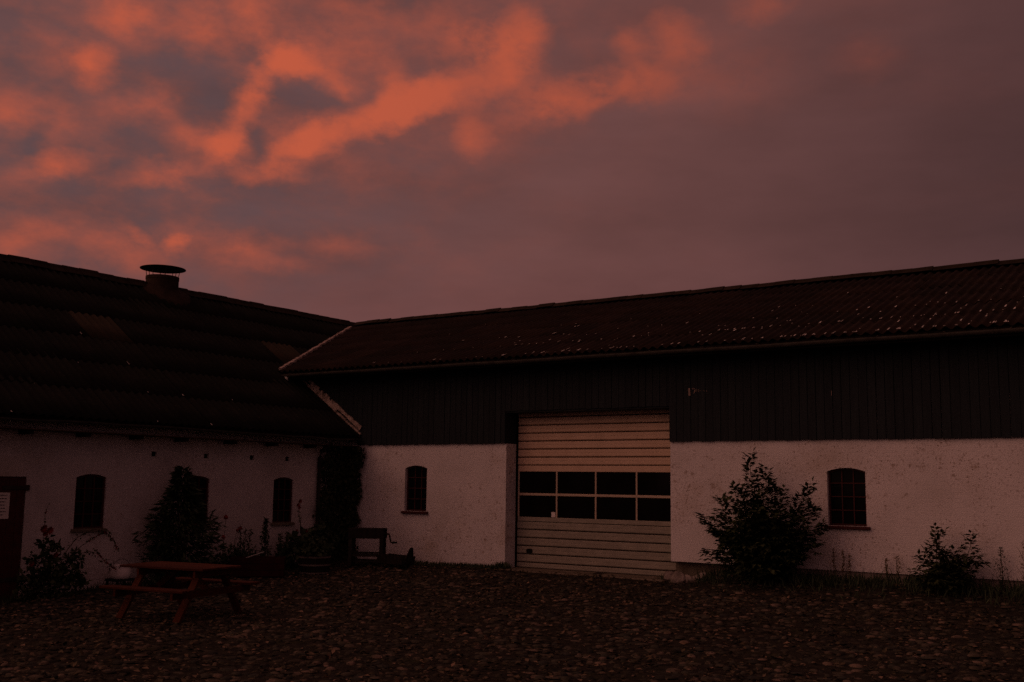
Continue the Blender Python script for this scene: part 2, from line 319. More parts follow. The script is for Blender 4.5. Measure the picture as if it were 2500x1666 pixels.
MAT['ink'] = material('printed_ink', [(.3, (.06,.05,.06)), (.7, (.12,.10,.11))], 60, .9, 0, 40, .1)
MAT['worn_paint'] = material('worn_pale_paint', [(.3, (.12,.09,.08)), (.55, (.34,.25,.22)), (.8, (.50,.38,.33))], 90, .8, 0, 40, .1)

# ------------------------------------------------------------------ ground
def sst(t): t = np.clip(t, 0, 1); return t*t*(3-2*t)
def gz(x, y):
    x = np.asarray(x, dtype=float); y = np.asarray(y, dtype=float)
    z = -.25*np.clip(-y/7.0, 0, 1)
    z = z + .16*sst((x-7.9)/1.2)*np.exp(-(np.minimum(y+.25, 0)/.55)**2)
    z = z + .02*np.sin(x*.9+1.3)*np.sin(y*.8) + .012*np.sin(x*2.3+y*1.7)
    return z
def g1(x, y): return float(gz(x, y))
def build_ground():
    fx = np.concatenate([[-400, -150, -60, -30], np.arange(-16, 24.01, .5), [32, 60, 150, 400]])
    fy = np.concatenate([[-400, -150, -60, -34], np.arange(-24, 14.01, .5), [22, 60, 150, 400]])
    X, Y = np.meshgrid(fx, fy); V = np.stack([X, Y, gz(X, Y)], -1).reshape(-1, 3); n = len(fx)
    F = [(j*n+i, j*n+i+1, (j+1)*n+i+1, (j+1)*n+i) for j in range(len(fy)-1) for i in range(n-1)]
    g = mesh_obj('courtyard_ground', np_mesh('courtyard_ground', V, F, MAT['soil'], True))
    tag(g, 'dark cobbled farm courtyard strewn with brown leaves', kind='structure')
    # cobbles: a jittered field, flat-domed stones
    xs = np.arange(.15, 19.5, .150); ys = np.arange(-16.5, -.55, .128)
    X, Y = np.meshgrid(xs, ys); X = X + (np.arange(len(ys)) % 2)[:, None]*.075
    X = (X + RNG.normal(0, .028, X.shape)).ravel(); Y = (Y + RNG.normal(0, .026, Y.shape)).ravel()
    keep = (RNG.random(len(X)) > .26) & ~((X > 3.9) & (X < 7.7) & (Y > -.75))
    cx, cy = 16.198, -18.097
    fwd = np.array([-.5576, .8301]); rgt = np.array([.8301, .5576])
    dx, dy = X-cx, Y-cy; dep = dx*fwd[0]+dy*fwd[1]; lat = dx*rgt[0]+dy*rgt[1]
    keep &= (dep > 3.0) & (np.abs(lat) < dep*.62+1.5)
    X, Y, dep, lat = X[keep], Y[keep], dep[keep], lat[keep]
    rx = RNG.uniform(.034, .090, len(X)); ry = rx*RNG.uniform(.55, .95, len(X)); ang = RNG.uniform(-1.2, 1.2, len(X)); hh = RNG.uniform(.010, .030, len(X))
    Z = gz(X, Y) + RNG.normal(-.003, .008, len(X))
    seen = (dep > 7.9) & (np.abs(lat) < dep*.485)
    order = np.argsort(np.where(seen, dep, 1e9)); own = np.zeros(len(X), bool); own[order[:300]] = True
    k = 7; t = np.arange(k)*2*np.pi/k
    prof = [(1.0, -.02), (.86, .60), (.45, .97)]
    def stones(idx):
        n = len(idx); wob = 1 + RNG.uniform(-.14, .14, (n, k)); V = np.zeros((n, 3*k+1, 3))
        ca, sa = np.cos(ang[idx])[:, None], np.sin(ang[idx])[:, None]
        for q, (pr, pz) in enumerate(prof):
            u = rx[idx][:, None]*np.cos(t)*wob*pr; v = ry[idx][:, None]*np.sin(t)*wob*pr
            V[:, q*k:(q+1)*k, 0] = X[idx][:, None] + u*ca - v*sa; V[:, q*k:(q+1)*k, 1] = Y[idx][:, None] + u*sa + v*ca
            V[:, q*k:(q+1)*k, 2] = Z[idx][:, None] + hh[idx][:, None]*pz
        V[:, -1, 0] = X[idx]; V[:, -1, 1] = Y[idx]; V[:, -1, 2] = Z[idx]+hh[idx]
        F = []
        for q in range(2):
            for j in range(k):
                a, b, c, d = q*k+j, q*k+(j+1) % k, (q+1)*k+(j+1) % k, (q+1)*k+j; F += [(a, b, c), (a, c, d)]
        F += [(2*k+j, 2*k+(j+1) % k, 3*k) for j in range(k)]; F = np.array(F)
        return V.reshape(-1, 3), (F[None] + (np.arange(n)*(3*k+1))[:, None, None]).reshape(-1, 3)
    V, F = stones(np.where(~own)[0])
    o = mesh_obj('cobble_paving', np_mesh('cobble_paving', V, F, MAT['cobble'], True), g); o['kind'] = 'stuff'
    # the nearest stones stand as pieces of their own
    variants = []
    for q in range(8):
        mb = MB(); wob = RNG.uniform(.86, 1.14, k)
        for pr, pz in prof: mb.v += [(math.cos(a)*w*pr, math.sin(a)*w*pr, pz) for a, w in zip(t, wob)]
        mb.v.append((0, 0, 1.0))
        for r_ in range(2):
            for j in range(k): mb.f.append((r_*k+j, r_*k+(j+1) % k, (r_+1)*k+(j+1) % k, (r_+1)*k+j))
        mb.f += [(2*k+j, 2*k+(j+1) % k, 3*k) for j in range(k)]
        variants.append(mb.mesh('cobblestone', MAT['cobble'], True, fix=False))
    for i in np.where(own)[0]:
        o = mesh_obj('cobblestone', variants[int(i) % 8], g)
        o.location = (X[i], Y[i], Z[i]); o.rotation_euler = (0, 0, ang[i]); o.scale = (rx[i], ry[i], hh[i])
    return g
GROUND = build_ground()

# ------------------------------------------------------------------ leaf clouds
def leaves(C, D, N, L, W, fold=.18):
    """kite leaves: base C, tip direction D, face normal N, length L, width W (arrays)"""
    C = np.asarray(C, float); n = len(C)
    D = D/np.linalg.norm(D, axis=1, keepdims=True); S = np.cross(D, N); S /= np.linalg.norm(S, axis=1, keepdims=True)+1e-9; U = np.cross(S, D)
    L = np.broadcast_to(L, n)[:, None]; W = np.broadcast_to(W, n)[:, None]
    m = C + D*L*.42 + U*W*fold
    V = np.stack([C, m+S*W*.5, C+D*L, m-S*W*.5], 1).reshape(-1, 3)
    F = np.array([[0, 1, 2], [0, 2, 3]]); F = (F[None] + (np.arange(n)*4)[:, None, None]).reshape(-1, 3)
    return V, F
def unit(n, up=0.0):
    v = RNG.normal(0, 1, (n, 3)); v[:, 2] += up; return v/np.linalg.norm(v, axis=1, keepdims=True)
def join(parts):
    V = []; F = []; k = 0
    for v, f in parts: V.append(v); F.append(f+k); k += len(v)
    return np.concatenate(V), np.concatenate(F)
def foliage_obj(name, parts, mat, parent):
    V, F = join(parts); return mesh_obj(name, np_mesh(name, V, F, mat), parent)
def litter():
    n = 26000; x = RNG.uniform(.3, 18.5, n); y = RNG.uniform(-15, -.15, n)
    D = unit(n); D[:, 2] *= .15; N = np.tile([0, 0, 1.0], (n, 1)) + RNG.normal(0, .25, (n, 3))
    C = np.stack([x, y, gz(x, y)+RNG.uniform(.012, .034, n)], 1); L = np.minimum(RNG.gamma(4.0, .013, n)+.015, .085)
    o = foliage_obj('fallen_leaves', [leaves(C, D, N, L, L*.6)], MAT['leaf_litter'], None)
    tag(o, 'brown fallen leaves scattered over the courtyard cobbles', 'leaves', kind='stuff')
litter()
# ------------------------------------------------------------------ buildings: shared pieces
WAVE = .175; SHEET_W = WAVE*6; AMP = .024
def sheet_mesh(name, length, mat, width=SHEET_W+WAVE*.5):
    n = int(round(width/WAVE*8)); xs = np.linspace(0, width, n+1); zs = AMP*np.cos(2*np.pi*xs/WAVE)
    rows = [(0, -.009), (0, 0), (length*.5, 0), (length, 0)]
    V = np.concatenate([np.stack([xs, np.full(n+1, y), zs+dz], 1) for y, dz in rows]); F = []
    for r in range(3):
        for i in range(n): a = r*(n+1)+i; F.append((a, a+1, a+n+2, a+n+1))
    return np_mesh(name, V, F, mat, True)
def frame(X, Y, O):
    X, Y = Vector(X).normalized(), Vector(Y).normalized(); Z = X.cross(Y)
    m = Matrix((X, Y, Z)).transposed().to_4x4(); m.translation = Vector(O); return m
def lay_sheets(roof, m, cols, rows, pitch, mat, visible, plain=()):
    """corrugated sheets laid in courses on the slope frame m (x along eave, y up the slope)"""
    me = sheet_mesh('roof_sheet', pitch+.17, mat); alt = sheet_mesh('roof_sheet', pitch+.17, MAT['sheet_plain']) if plain else None
    out = []
    for r in range(rows):
        for c in range(cols):
            u0, s0 = c*SHEET_W, r*pitch
            if not visible(m @ Vector((u0, s0, 0)), m @ Vector((u0+SHEET_W, s0+pitch, 0))): continue
            o = mesh_obj('roof_sheet', alt if (c, r) in plain else me, roof)
            jx, jz, jr = random.gauss(0, .004), random.gauss(0, .0035), random.gauss(0, .003)
            o.matrix_local = m @ Matrix.Translation((u0+jx, s0+random.gauss(0, .008), .047+jz*.6+.004*(c % 2))) @ Matrix.Rotation(-.008, 4, 'X') @ Matrix.Rotation(jr, 4, 'Z')
            out.append(o)
    return out
def glints(roof, m, cols, rows, pitch, n, visible, lo=0.0):  # pale flecks on the sheet crests, painted in as glints
    V = []; F = []; k = 0
    while k < n:
        c = int(random.triangular(lo, cols*6, cols*4.2)); r = min(int(abs(random.gauss(0, 1.5))), rows-1)
        u = c*WAVE + random.gauss(0, .02); s = r*pitch + random.choice((.0, .0, .0, random.uniform(0, pitch)))
        p = m @ Vector((u, s, 0))
        if not visible(p, p): k += 1; continue
        w, l = random.uniform(.006, .015), random.choice((random.uniform(.015, .04), random.uniform(.03, .16)))
        b = len(V); zc = .060+AMP
        for du, ds in ((-w, -.005), (w, -.008), (w*.5, l), (-w*.6, l*.9)): V.append(m @ Vector((u+du, s+ds, zc-.008*(s-r*pitch))))
        F.append((b, b+1, b+2, b+3)); k += 1
    o = mesh_obj('glint_flecks', np_mesh('glint_flecks', V, F, MAT['glints']), roof); o['kind'] = 'stuff'
MAT['glints'] = material('pale_glint', [(.3, (.34,.31,.29)), (.7, (.70,.66,.63))], 30, .9, 0, 40, .1, island=.5)  # pale colour standing in for glints on the roof sheets
def ridge_caps(roof, a, b, step, tilt):
    a, b = Vector(a), Vector(b); n = int((b-a).length/step); d = (b-a)/n
    mb = MB(); t0 = .17
    prof = [(-t0, -t0*tilt), (-.09, -.05*tilt-.0), (-.045, .035), (0, .055), (.045, .035), (.09, -.05*tilt), (t0, -t0*tilt), (.05, -.02), (-.05, -.02)]
    mb.prism(prof, 1, 0, step*1.12); me = mb.mesh('ridge_cap', MAT['ridge'])
    rz = math.atan2(-d.x, d.y)
    for i in range(n):
        o = mesh_obj('ridge_cap', me, roof); p = a + d*i
        o.location = (p.x, p.y, p.z+.03+random.gauss(0, .008)); o.rotation_euler = (.014+random.gauss(0, .008), 0, rz+random.gauss(0, .01))
def window(parent, place, u0, u1, z0, zs, zt, cols, rows, recess, frame_mat, sill, sill_over=.06, name='window'):
    """arched iron-framed window with its panes; place = (location, z rotation) of the wall frame"""
    loc, rz = place
    arch = lambda u: zs + (zt-zs)*(1-(2*(u-u0)/(u1-u0)-1)**2)
    t = .030; mb = MB(); n = 10
    outer = [(u0, z0), (u1, z0)] + [(u1+(u0-u1)*i/n, arch(u1+(u0-u1)*i/n)) for i in range(n+1)]
    cu, cz = (u0+u1)/2, (z0+zt)/2
    inner = [(cu+(u-cu)*(1-2*t/(u1-u0)), cz+(z-cz)*(1-2*t/(zt-z0))) for u, z in outer]
    k = len(outer); y0, y1 = recess-.025, recess+.03
    vs = [(u, y0, z) for u, z in outer] + [(u, y0, z) for u, z in inner] + [(u, y1, z) for u, z in inner] + [(u, y1, z) for u, z in outer]
    fs = []
    for i in range(k):
        j = (i+1) % k
        fs += [(i, j, k+j, k+i), (k+i, k+j, 2*k+j, 2*k+i), (2*k+i, 2*k+j, 3*k+j, 3*k+i), (3*k+i, 3*k+j, j, i)]
    mb.add(vs, fs); w = mb.build(name, frame_mat, parent); w.location = loc; w.rotation_euler = (0, 0, rz)
    us = [u0+t + (u1-u0-2*t)*i/cols for i in range(cols+1)]; zr = [z0+t + (zt-z0-2*t)*j/rows for j in range(rows+1)]
    for i in range(1, cols): MB().box((us[i]-.009, recess-.012, z0+t*.9), (us[i]+.009, recess+.012, arch(us[i])-t*.9)).build('muntin', frame_mat, w)
    for j in range(1, rows): MB().box((u0+t*.9, recess-.015, zr[j]-.008), (u1-t*.9, recess+.009, zr[j]+.008)).build('muntin', frame_mat, w)
    for i in range(cols):
        for j in range(rows):
            a, b = us[i], us[i+1]; top = [(b, zr[j+1]), (a, zr[j+1])]
            if j == rows-1: top = [(b, arch(b)-t*.6), ((a+b)/2, arch((a+b)/2)-t*.6), (a, arch(a)-t*.6)]
            pts = [(a, zr[j]), (b, zr[j])] + top; tl = random.gauss(0, .0015); q = MB(); m = len(pts)
            q.add([(u, recess+.013+tl*s_, z) for s_, (u, z) in zip((1, -1, -1, 0, 1), pts)] + [(u, recess+.017+tl*s_, z) for s_, (u, z) in zip((1, -1, -1, 0, 1), pts)],
                  [tuple(range(m)), tuple(range(2*m-1, m-1, -1))] + [(i_, (i_+1) % m, m+(i_+1) % m, m+i_) for i_ in range(m)])
            q.build('pane', MAT['glass'], w)
    s = MB().prism([(-.055, z0-.055), (-.055, z0-.012), (recess-.03, z0+.006), (recess-.03, z0-.055)], 0, u0-sill_over, u1+sill_over)
    s.build('sill', sill, w, bevel=.006)
    return w

# ------------------------------------------------------------------ barn (faces the yard along y = 0)
S2 = .354; BE_Y, BE_Z = -.55, 4.16; BR_Y = 5.16; BR_Z = BE_Z + S2*(BR_Y-BE_Y)
S1 = .70; LE_Z = 2.66; LR_X = -5.08; LR_Z = LE_Z - S1*LR_X
def barn_z(y): return BE_Z + S2*(y-BE_Y)
def left_z(x): return LE_Z - S1*x
def valley_y(x): return (left_z(x)-BE_Z)/S2 + BE_Y
def valley_x(y): return (LE_Z-barn_z(y))/S1
XR = 19.4
def build_barn():
    B = empty('barn'); tag(B, 'long barn with whitewashed base, black boarded upper wall and corrugated roof', 'barn')
    hl = arch_hole(1.30, 1.90, 1.08, 1.99, 2.05); hr = arch_hole(10.50, 11.14, 1.07, 1.97, 2.03)
    outer = [(-4.0, -.35), (3.94, -.35), (3.94, 3.17), (7.60, 3.17), (7.60, .33), (XR, .33), (XR, 4.26), (-4.0, 4.26)]
    wall = holed_slab('wall', outer, [hl, hr], .36, MAT['lime'], B)
    # closing walls out of sight of the yard
    mb = MB(); mb.box((-4.0, 10.0, -.3), (XR, 10.35, 4.2)); mb.build('back_wall', MAT['lime'], B)
    mb = MB(); mb.prism([(.40, -.3), (9.95, -.3), (9.95, 4.3), (BR_Y, BR_Z-.2), (.40, 4.35)], 0, XR-.36, XR-.002); mb.build('gable_wall', MAT['lime'], B)
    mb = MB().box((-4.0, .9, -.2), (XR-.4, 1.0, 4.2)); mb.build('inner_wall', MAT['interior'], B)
    # plinth and foundation stones under the right-hand wall
    pl = MB().box((8.9, .045, -.3), (XR, .34, .327)).build('plinth', MAT['stone'], B)
    MB().box((7.62, .16, -.3), (8.9, .34, .327)).build('footing', MAT['concrete'], B)
    for i in range(19):
        x = 7.72 + i*.125 + random.gauss(0, .03) if i < 12 else 9.2 + (i-12)*.36 + random.uniform(-.08, .08)
        r = random.uniform(.10, .20); bm = bmesh.new(); bmesh.ops.create_icosphere(bm, subdivisions=2, radius=1.0)
        for v in bm.verts: v.co *= 1+random.gauss(0, .07)
        me = bpy.data.meshes.new('foundation_stone'); bm.to_mesh(me); bm.free(); me.materials.append(MAT['stone'])
        o = mesh_obj('foundation_stone', me, pl); lift = .13 if 1 < i < 8 else .0
        o.location = (x, -.05-random.uniform(0, .14) if i < 12 else .0, .02+random.uniform(-.04, .05)); o.scale = (r*1.25, r*.85, r*.8); o.rotation_euler = (random.gauss(0, .3), random.gauss(0, .3), random.uniform(0, 3))
    # cladding
    cl = MB().box((-2.6, -.022, 3.2), (XR, -.006, 4.24)).build('cladding', MAT['interior'], B)
    pw = .145; x = -2.55; i = 0; meshes = {}
    def plank_mesh(h, w):
        key = (round(h, 2), round(w, 3))
        if key not in meshes:
            mb = MB(); mb.prism([(0, 0), (w, 0), (w, -.018), (w-.004, -.022), (.004, -.022), (0, -.018)], 1, 0, h)
            me = mb.mesh('plank', MAT['board']); me.transform(Matrix(((1,0,0,0),(0,0,1,0),(0,1,0,0),(0,0,0,1)))); me.flip_normals(); meshes[key] = me
        return meshes[key]
    edges = []
    while x < XR:
        for stop in (3.935, 7.605):
            if x < stop < x+pw-.01: edges.append((x, stop)); x = stop; break
        else: edges.append((x, min(x+pw, XR))); x += pw
    for a, b in edges:
        w = b-a-random.choice((.004, .005, .008))
        if w < .02: continue
        zb = 2.50
        if a < 0: zb = left_z(b)-.12
        if a > 3.92 and b < 7.62: zb = 3.15
        zb += random.uniform(0, .012)
        o = mesh_obj('plank', plank_mesh(4.24-zb if abs(zb-2.5) > .03 else 1.74, w), cl)
        o.location = (a, -.026-random.uniform(0, .007), zb); o.rotation_euler = (0, 0, random.gauss(0, .02))
    # door reveal in dark boards above the white jambs
    MB().box((3.90, -.02, 2.50), (3.936, .36, 3.168)).build('jamb_board', MAT['board'], B, loc=(.006, 0, 0))
    MB().box((7.605, -.02, 2.50), (7.64, .36, 3.168)).build('jamb_board', MAT['board'], B, loc=(-.011, 0, 0))
    MB().box((3.95, -.03, 3.125), (7.59, .33, 3.165)).build('lintel_board', MAT['board'], B)
    # worn painted mark on the boards: what is left of a few letters
    mk = MB()
    def dab(x0, z0, x1, z1, w): mk.beam((x0, -.0562, z0), (x1, -.0562, z1), w, .0008, up=(0, 1, 0))
    dab(8.010, 3.475, 8.018, 3.335, .036)
    for (a, b, c, d, w) in ((8.075, 3.472, 8.092, 3.448, .014), (8.105, 3.472, 8.118, 3.452, .010), (8.130, 3.44, 8.116, 3.402, .020), (8.112, 3.398, 8.104, 3.372, .012),
        (8.150, 3.46, 8.152, 3.40, .006), (8.168, 3.44, 8.170, 3.41, .005), (8.20, 3.45, 8.201, 3.39, .006), (8.225, 3.42, 8.24, 3.42, .006), (8.30, 3.42, 8.31, 3.405, .008), (8.35, 3.415, 8.36, 3.40, .009)): dab(a, b, c, d, w)
    mk.build('worn_paint_mark', MAT['worn_paint'], cl)['kind'] = 'stuff'
    MB().beam((10.63, -.0565, 3.33), (10.632, -.0565, 3.25), .008, .0008, up=(0, 1, 0)).build('worn_paint_fleck', MAT['worn_paint'], cl)
    # windows
    for args in ((1.30, 1.90, 1.08, 1.99, 2.05), (10.50, 11.14, 1.07, 1.97, 2.03)):
        w = window(B, ((0, 0, 0), 0), *args, 3, 4, .10, MAT['red_paint'], MAT['red_paint'])
    # sectional door
    Y = .385; D = MB().box((3.945, Y+.03, .0), (4.03, Y+.09, 3.2)).box((7.53, Y+.03, .0), (7.60, Y+.09, 3.2)).box((4.03, Y+.03, 3.1), (7.53, Y+.09, 3.2)).build('sectional_door', MAT['dark_metal'], B)
    def slat(z0, z1, m):
        h = z1-z0
        prof = [(Y+.03, z0), (Y+.004, z0), (Y-.010, z0+.016), (Y-.010, z0+h*.48), (Y-.006, z0+h*.52), (Y-.010, z0+h*.56), (Y-.010, z1-.010), (Y+.004, z1-.002), (Y+.03, z1-.002)]
        MB().prism(prof, 0, 3.985, 7.595).build('slat', m, D)
    zs = [.93-.1635*i for i in range(6)]
    for i in range(5): slat(zs[i+1]+.017, zs[i], MAT['cream_grey'])
    slat(.012, zs[5]-.001, MAT['cream_grey'])
    for i in range(8): slat(2.06+.1635*i+.018, 2.06+.1635*(i+1), MAT['cream'])
    MB().box((3.985, Y+.030, .012), (7.595, Y+.05, .93)).build('door_skin', MAT['dark_metal'], D)
    MB().box((3.985, Y+.030, 2.06), (7.595, Y+.05, 3.35)).build('door_skin', MAT['dark_metal'], D)
    for (z0, z1, m) in ((.938, 1.025, MAT['cream_grey']), (1.455, 1.505, MAT['alu']), (1.940, 2.062, MAT['cream'])):
        MB().box((3.985, Y-.010, z0), (7.595, Y+.035, z1)).build('rail', m, D, bevel=.006)
    cx = [4.0, 4.915, 5.81, 6.705, 7.59]
    for i, c in enumerate(cx):
        w = .016
        for z0, z1 in ((1.025, 1.455), (1.505, 1.940)): MB().box((c-w if i else c-.012, Y-.006, z0), (c+w if i < 4 else c+.004, Y+.03, z1)).build('mullion', MAT['alu'], D)
    for i in range(4):
        for z0, z1 in ((1.025, 1.455), (1.505, 1.940)):
            MB().box((cx[i]+.016, Y+.012, z0), (cx[i+1]-.016, Y+.018, z1)).build('pane', MAT['glass'], D)
    MB().box((4.79, Y+.004, 1.035), (4.88, Y+.0105, 1.135)).build('sticker', MAT['white'], D)
    hb = MB(); ang = [2*math.pi*i/20 for i in range(20)]
    sup = lambda t, a, b: (a*math.copysign(abs(math.cos(t))**.55, math.cos(t)), b*math.copysign(abs(math.sin(t))**.55, math.sin(t)))
    ring = [sup(t, .072, .046) for t in ang]; rin = [sup(t, .052, .030) for t in ang]
    vs = [(4.285+a, Y-.022, .345+b) for a, b in ring] + [(4.285+a, Y-.022, .345+b) for a, b in rin] + [(4.285+a, Y-.0125, .345+b) for a, b in rin] + [(4.285+a, Y+.0, .345+b) for a, b in ring]
    fs = []
    for i in range(20):
        j = (i+1) % 20; fs += [(i, j, 20+j, 20+i), (20+i, 20+j, 40+j, 40+i), (i, j, 60+j, 60+i)]
    hb.add(vs, fs + [tuple(range(40, 60))]).build('handle', MAT['interior'], D)
    MB().box((3.95, -.30, -.10), (7.60, .36, .010)).build('threshold', MAT['concrete'], B, bevel=.02)
    # roof
    X0 = -5.6; th = math.atan(S2); m = frame((1, 0, 0), (0, math.cos(th), math.sin(th)), (X0, BE_Y, BE_Z)); slope = (BR_Y-BE_Y)/math.cos(th)
    rf = MB(); rf.prism([(BE_Y+.06, barn_z(BE_Y+.06)-.005), (BR_Y, BR_Z-.005), (10.9, barn_z(2*BR_Y-10.9)-.005), (10.9, barn_z(2*BR_Y-10.9)-.10), (BR_Y, BR_Z-.10), (BE_Y+.06, barn_z(BE_Y+.06)-.10)], 0, -2.9, XR+.3)
    roof = rf.build('roof', MAT['dark_wood'], B)
    vis = lambda p, q: q.x > valley_x(max(min(q.y, BR_Y), BE_Y))-.3
    cols = int((XR+.35-X0)/SHEET_W)
    lay_sheets(roof, m, cols, 6, slope/6, MAT['sheet_red'], vis)
    glints(roof, m, cols, 6, slope/6, 340, lambda p, q: p.x > valley_x(p.y)+.3, lo=30)
    m2 = frame((-1, 0, 0), (0, -math.cos(th), math.sin(th)), (XR+.35, 2*BR_Y-BE_Y, BE_Z))
    me = sheet_mesh('back_roof_sheeting', slope, MAT['sheet_red'], 24.5); o = mesh_obj('back_roof_sheeting', me, roof); o.matrix_local = m2 @ Matrix.Translation((0, 0, .045))
    ridge_caps(roof, (-4.95, BR_Y, BR_Z+.075), (XR+.3, BR_Y, BR_Z+.075), .42, S2)
    # eave: fascia, gutter, brackets, pipe stub
    MB().box((-2.05, BE_Y+.055, BE_Z-.13), (XR+.3, BE_Y+.085, BE_Z-.012)).build('fascia', MAT['dark_wood'], B)
    MB().box((-2.05, BE_Y+.09, BE_Z-.115), (XR+.3, -.06, BE_Z-.09)).build('soffit', MAT['interior'], B)
    gp = [(BE_Y-.015-.065*math.cos(t), BE_Z-.035-.065*math.sin(t)) for t in np.linspace(0, math.pi, 9)]; gi = [(BE_Y-.015-.058*math.cos(t), BE_Z-.035-.058*math.sin(t)) for t in np.linspace(math.pi, 0, 9)]
    gu = MB(); n = 24; xs = np.linspace(-2.12, XR+.3, n+1); pr = gp+gi; k = len(pr)
    for i, xx in enumerate(xs):
        dz = random.gauss(0, .004); gu.v += [(xx, a, b+dz) for a, b in pr]
    for i in range(n):
        for j in range(k): gu.f.append((i*k+j, i*k+(j+1) % k, (i+1)*k+(j+1) % k, (i+1)*k+j))
    gu.f += [tuple(range(k)), tuple(n*k+j for j in range(k))]
    gut = gu.build('gutter', MAT['zinc'], B)
    brk = MB().beam((0, BE_Y-.09, BE_Z-.03), (0, BE_Y+.05, BE_Z-.005), .025, .006).mesh('gutter_bracket', MAT['zinc'])
    for i in range(21):
        o = mesh_obj('gutter_bracket', brk, gut); o.location = (-1.7+i*1.02+random.gauss(0, .04), 0, .004)
    MB().tube([(-1.84, BE_Y-.02, BE_Z-.06), (-1.84, BE_Y-.02, BE_Z-.16), (-1.845, BE_Y-.01, BE_Z-.33)], .042, .040, 10).build('pipe_stub', MAT['zinc_pale'], gut, True)
    # valley mortar and the flashing where the low roof meets the boards
    vm = MB(); n = 46
    for i in range(n):
        t = i/n; x0 = -2.17 + (LR_X+2.17+.25)*t; x1 = -2.17 + (LR_X+2.17+.25)*(t+1.05/n)
        if random.random() < .06 and i > 3: continue
        a = Vector((x0, valley_y(x0), left_z(x0)+.085)); b = Vector((x1, valley_y(x1), left_z(x1)+.085)); w = random.uniform(.05, .095)*(1.25 if i < 6 else 1)
        vm.beam(a+Vector((.03, 0, .0)), b+Vector((.03, 0, 0)), w, random.uniform(.05, .08))
    vm.build('valley_mortar', MAT['mortar'], roof)
    MB().tube([(-2.52, -.70, 4.30), (-2.40, -.66, 4.27), (-2.3, -.62, 4.22)], .008, .012, 5).build('wire_end', MAT['zinc_pale'], roof)
    fl = MB(); n = 30
    for i in range(n):
        t = i/n; x0 = .02-1.98*t; x1 = .02-1.98*(t+1.05/n)
        fl.beam((x0, -.062, left_z(x0)+.075), (x1, -.062, left_z(x1)+.075), .045, random.uniform(.075, .115))
        if t < .35 or random.random() > .25:
            fl.beam((x0+.01, -.06, left_z(x0)+.225), (x1+.01, -.06, left_z(x1)+.225), .028, random.uniform(.06, .105))
        if .35 < t < .8: fl.beam((x0, -.058, left_z(x0)+.15), (x1, -.058, left_z(x1)+.15), .024, .12)
    fl.build('flashing', MAT['mortar'], B)
    return B
BARN = build_barn()

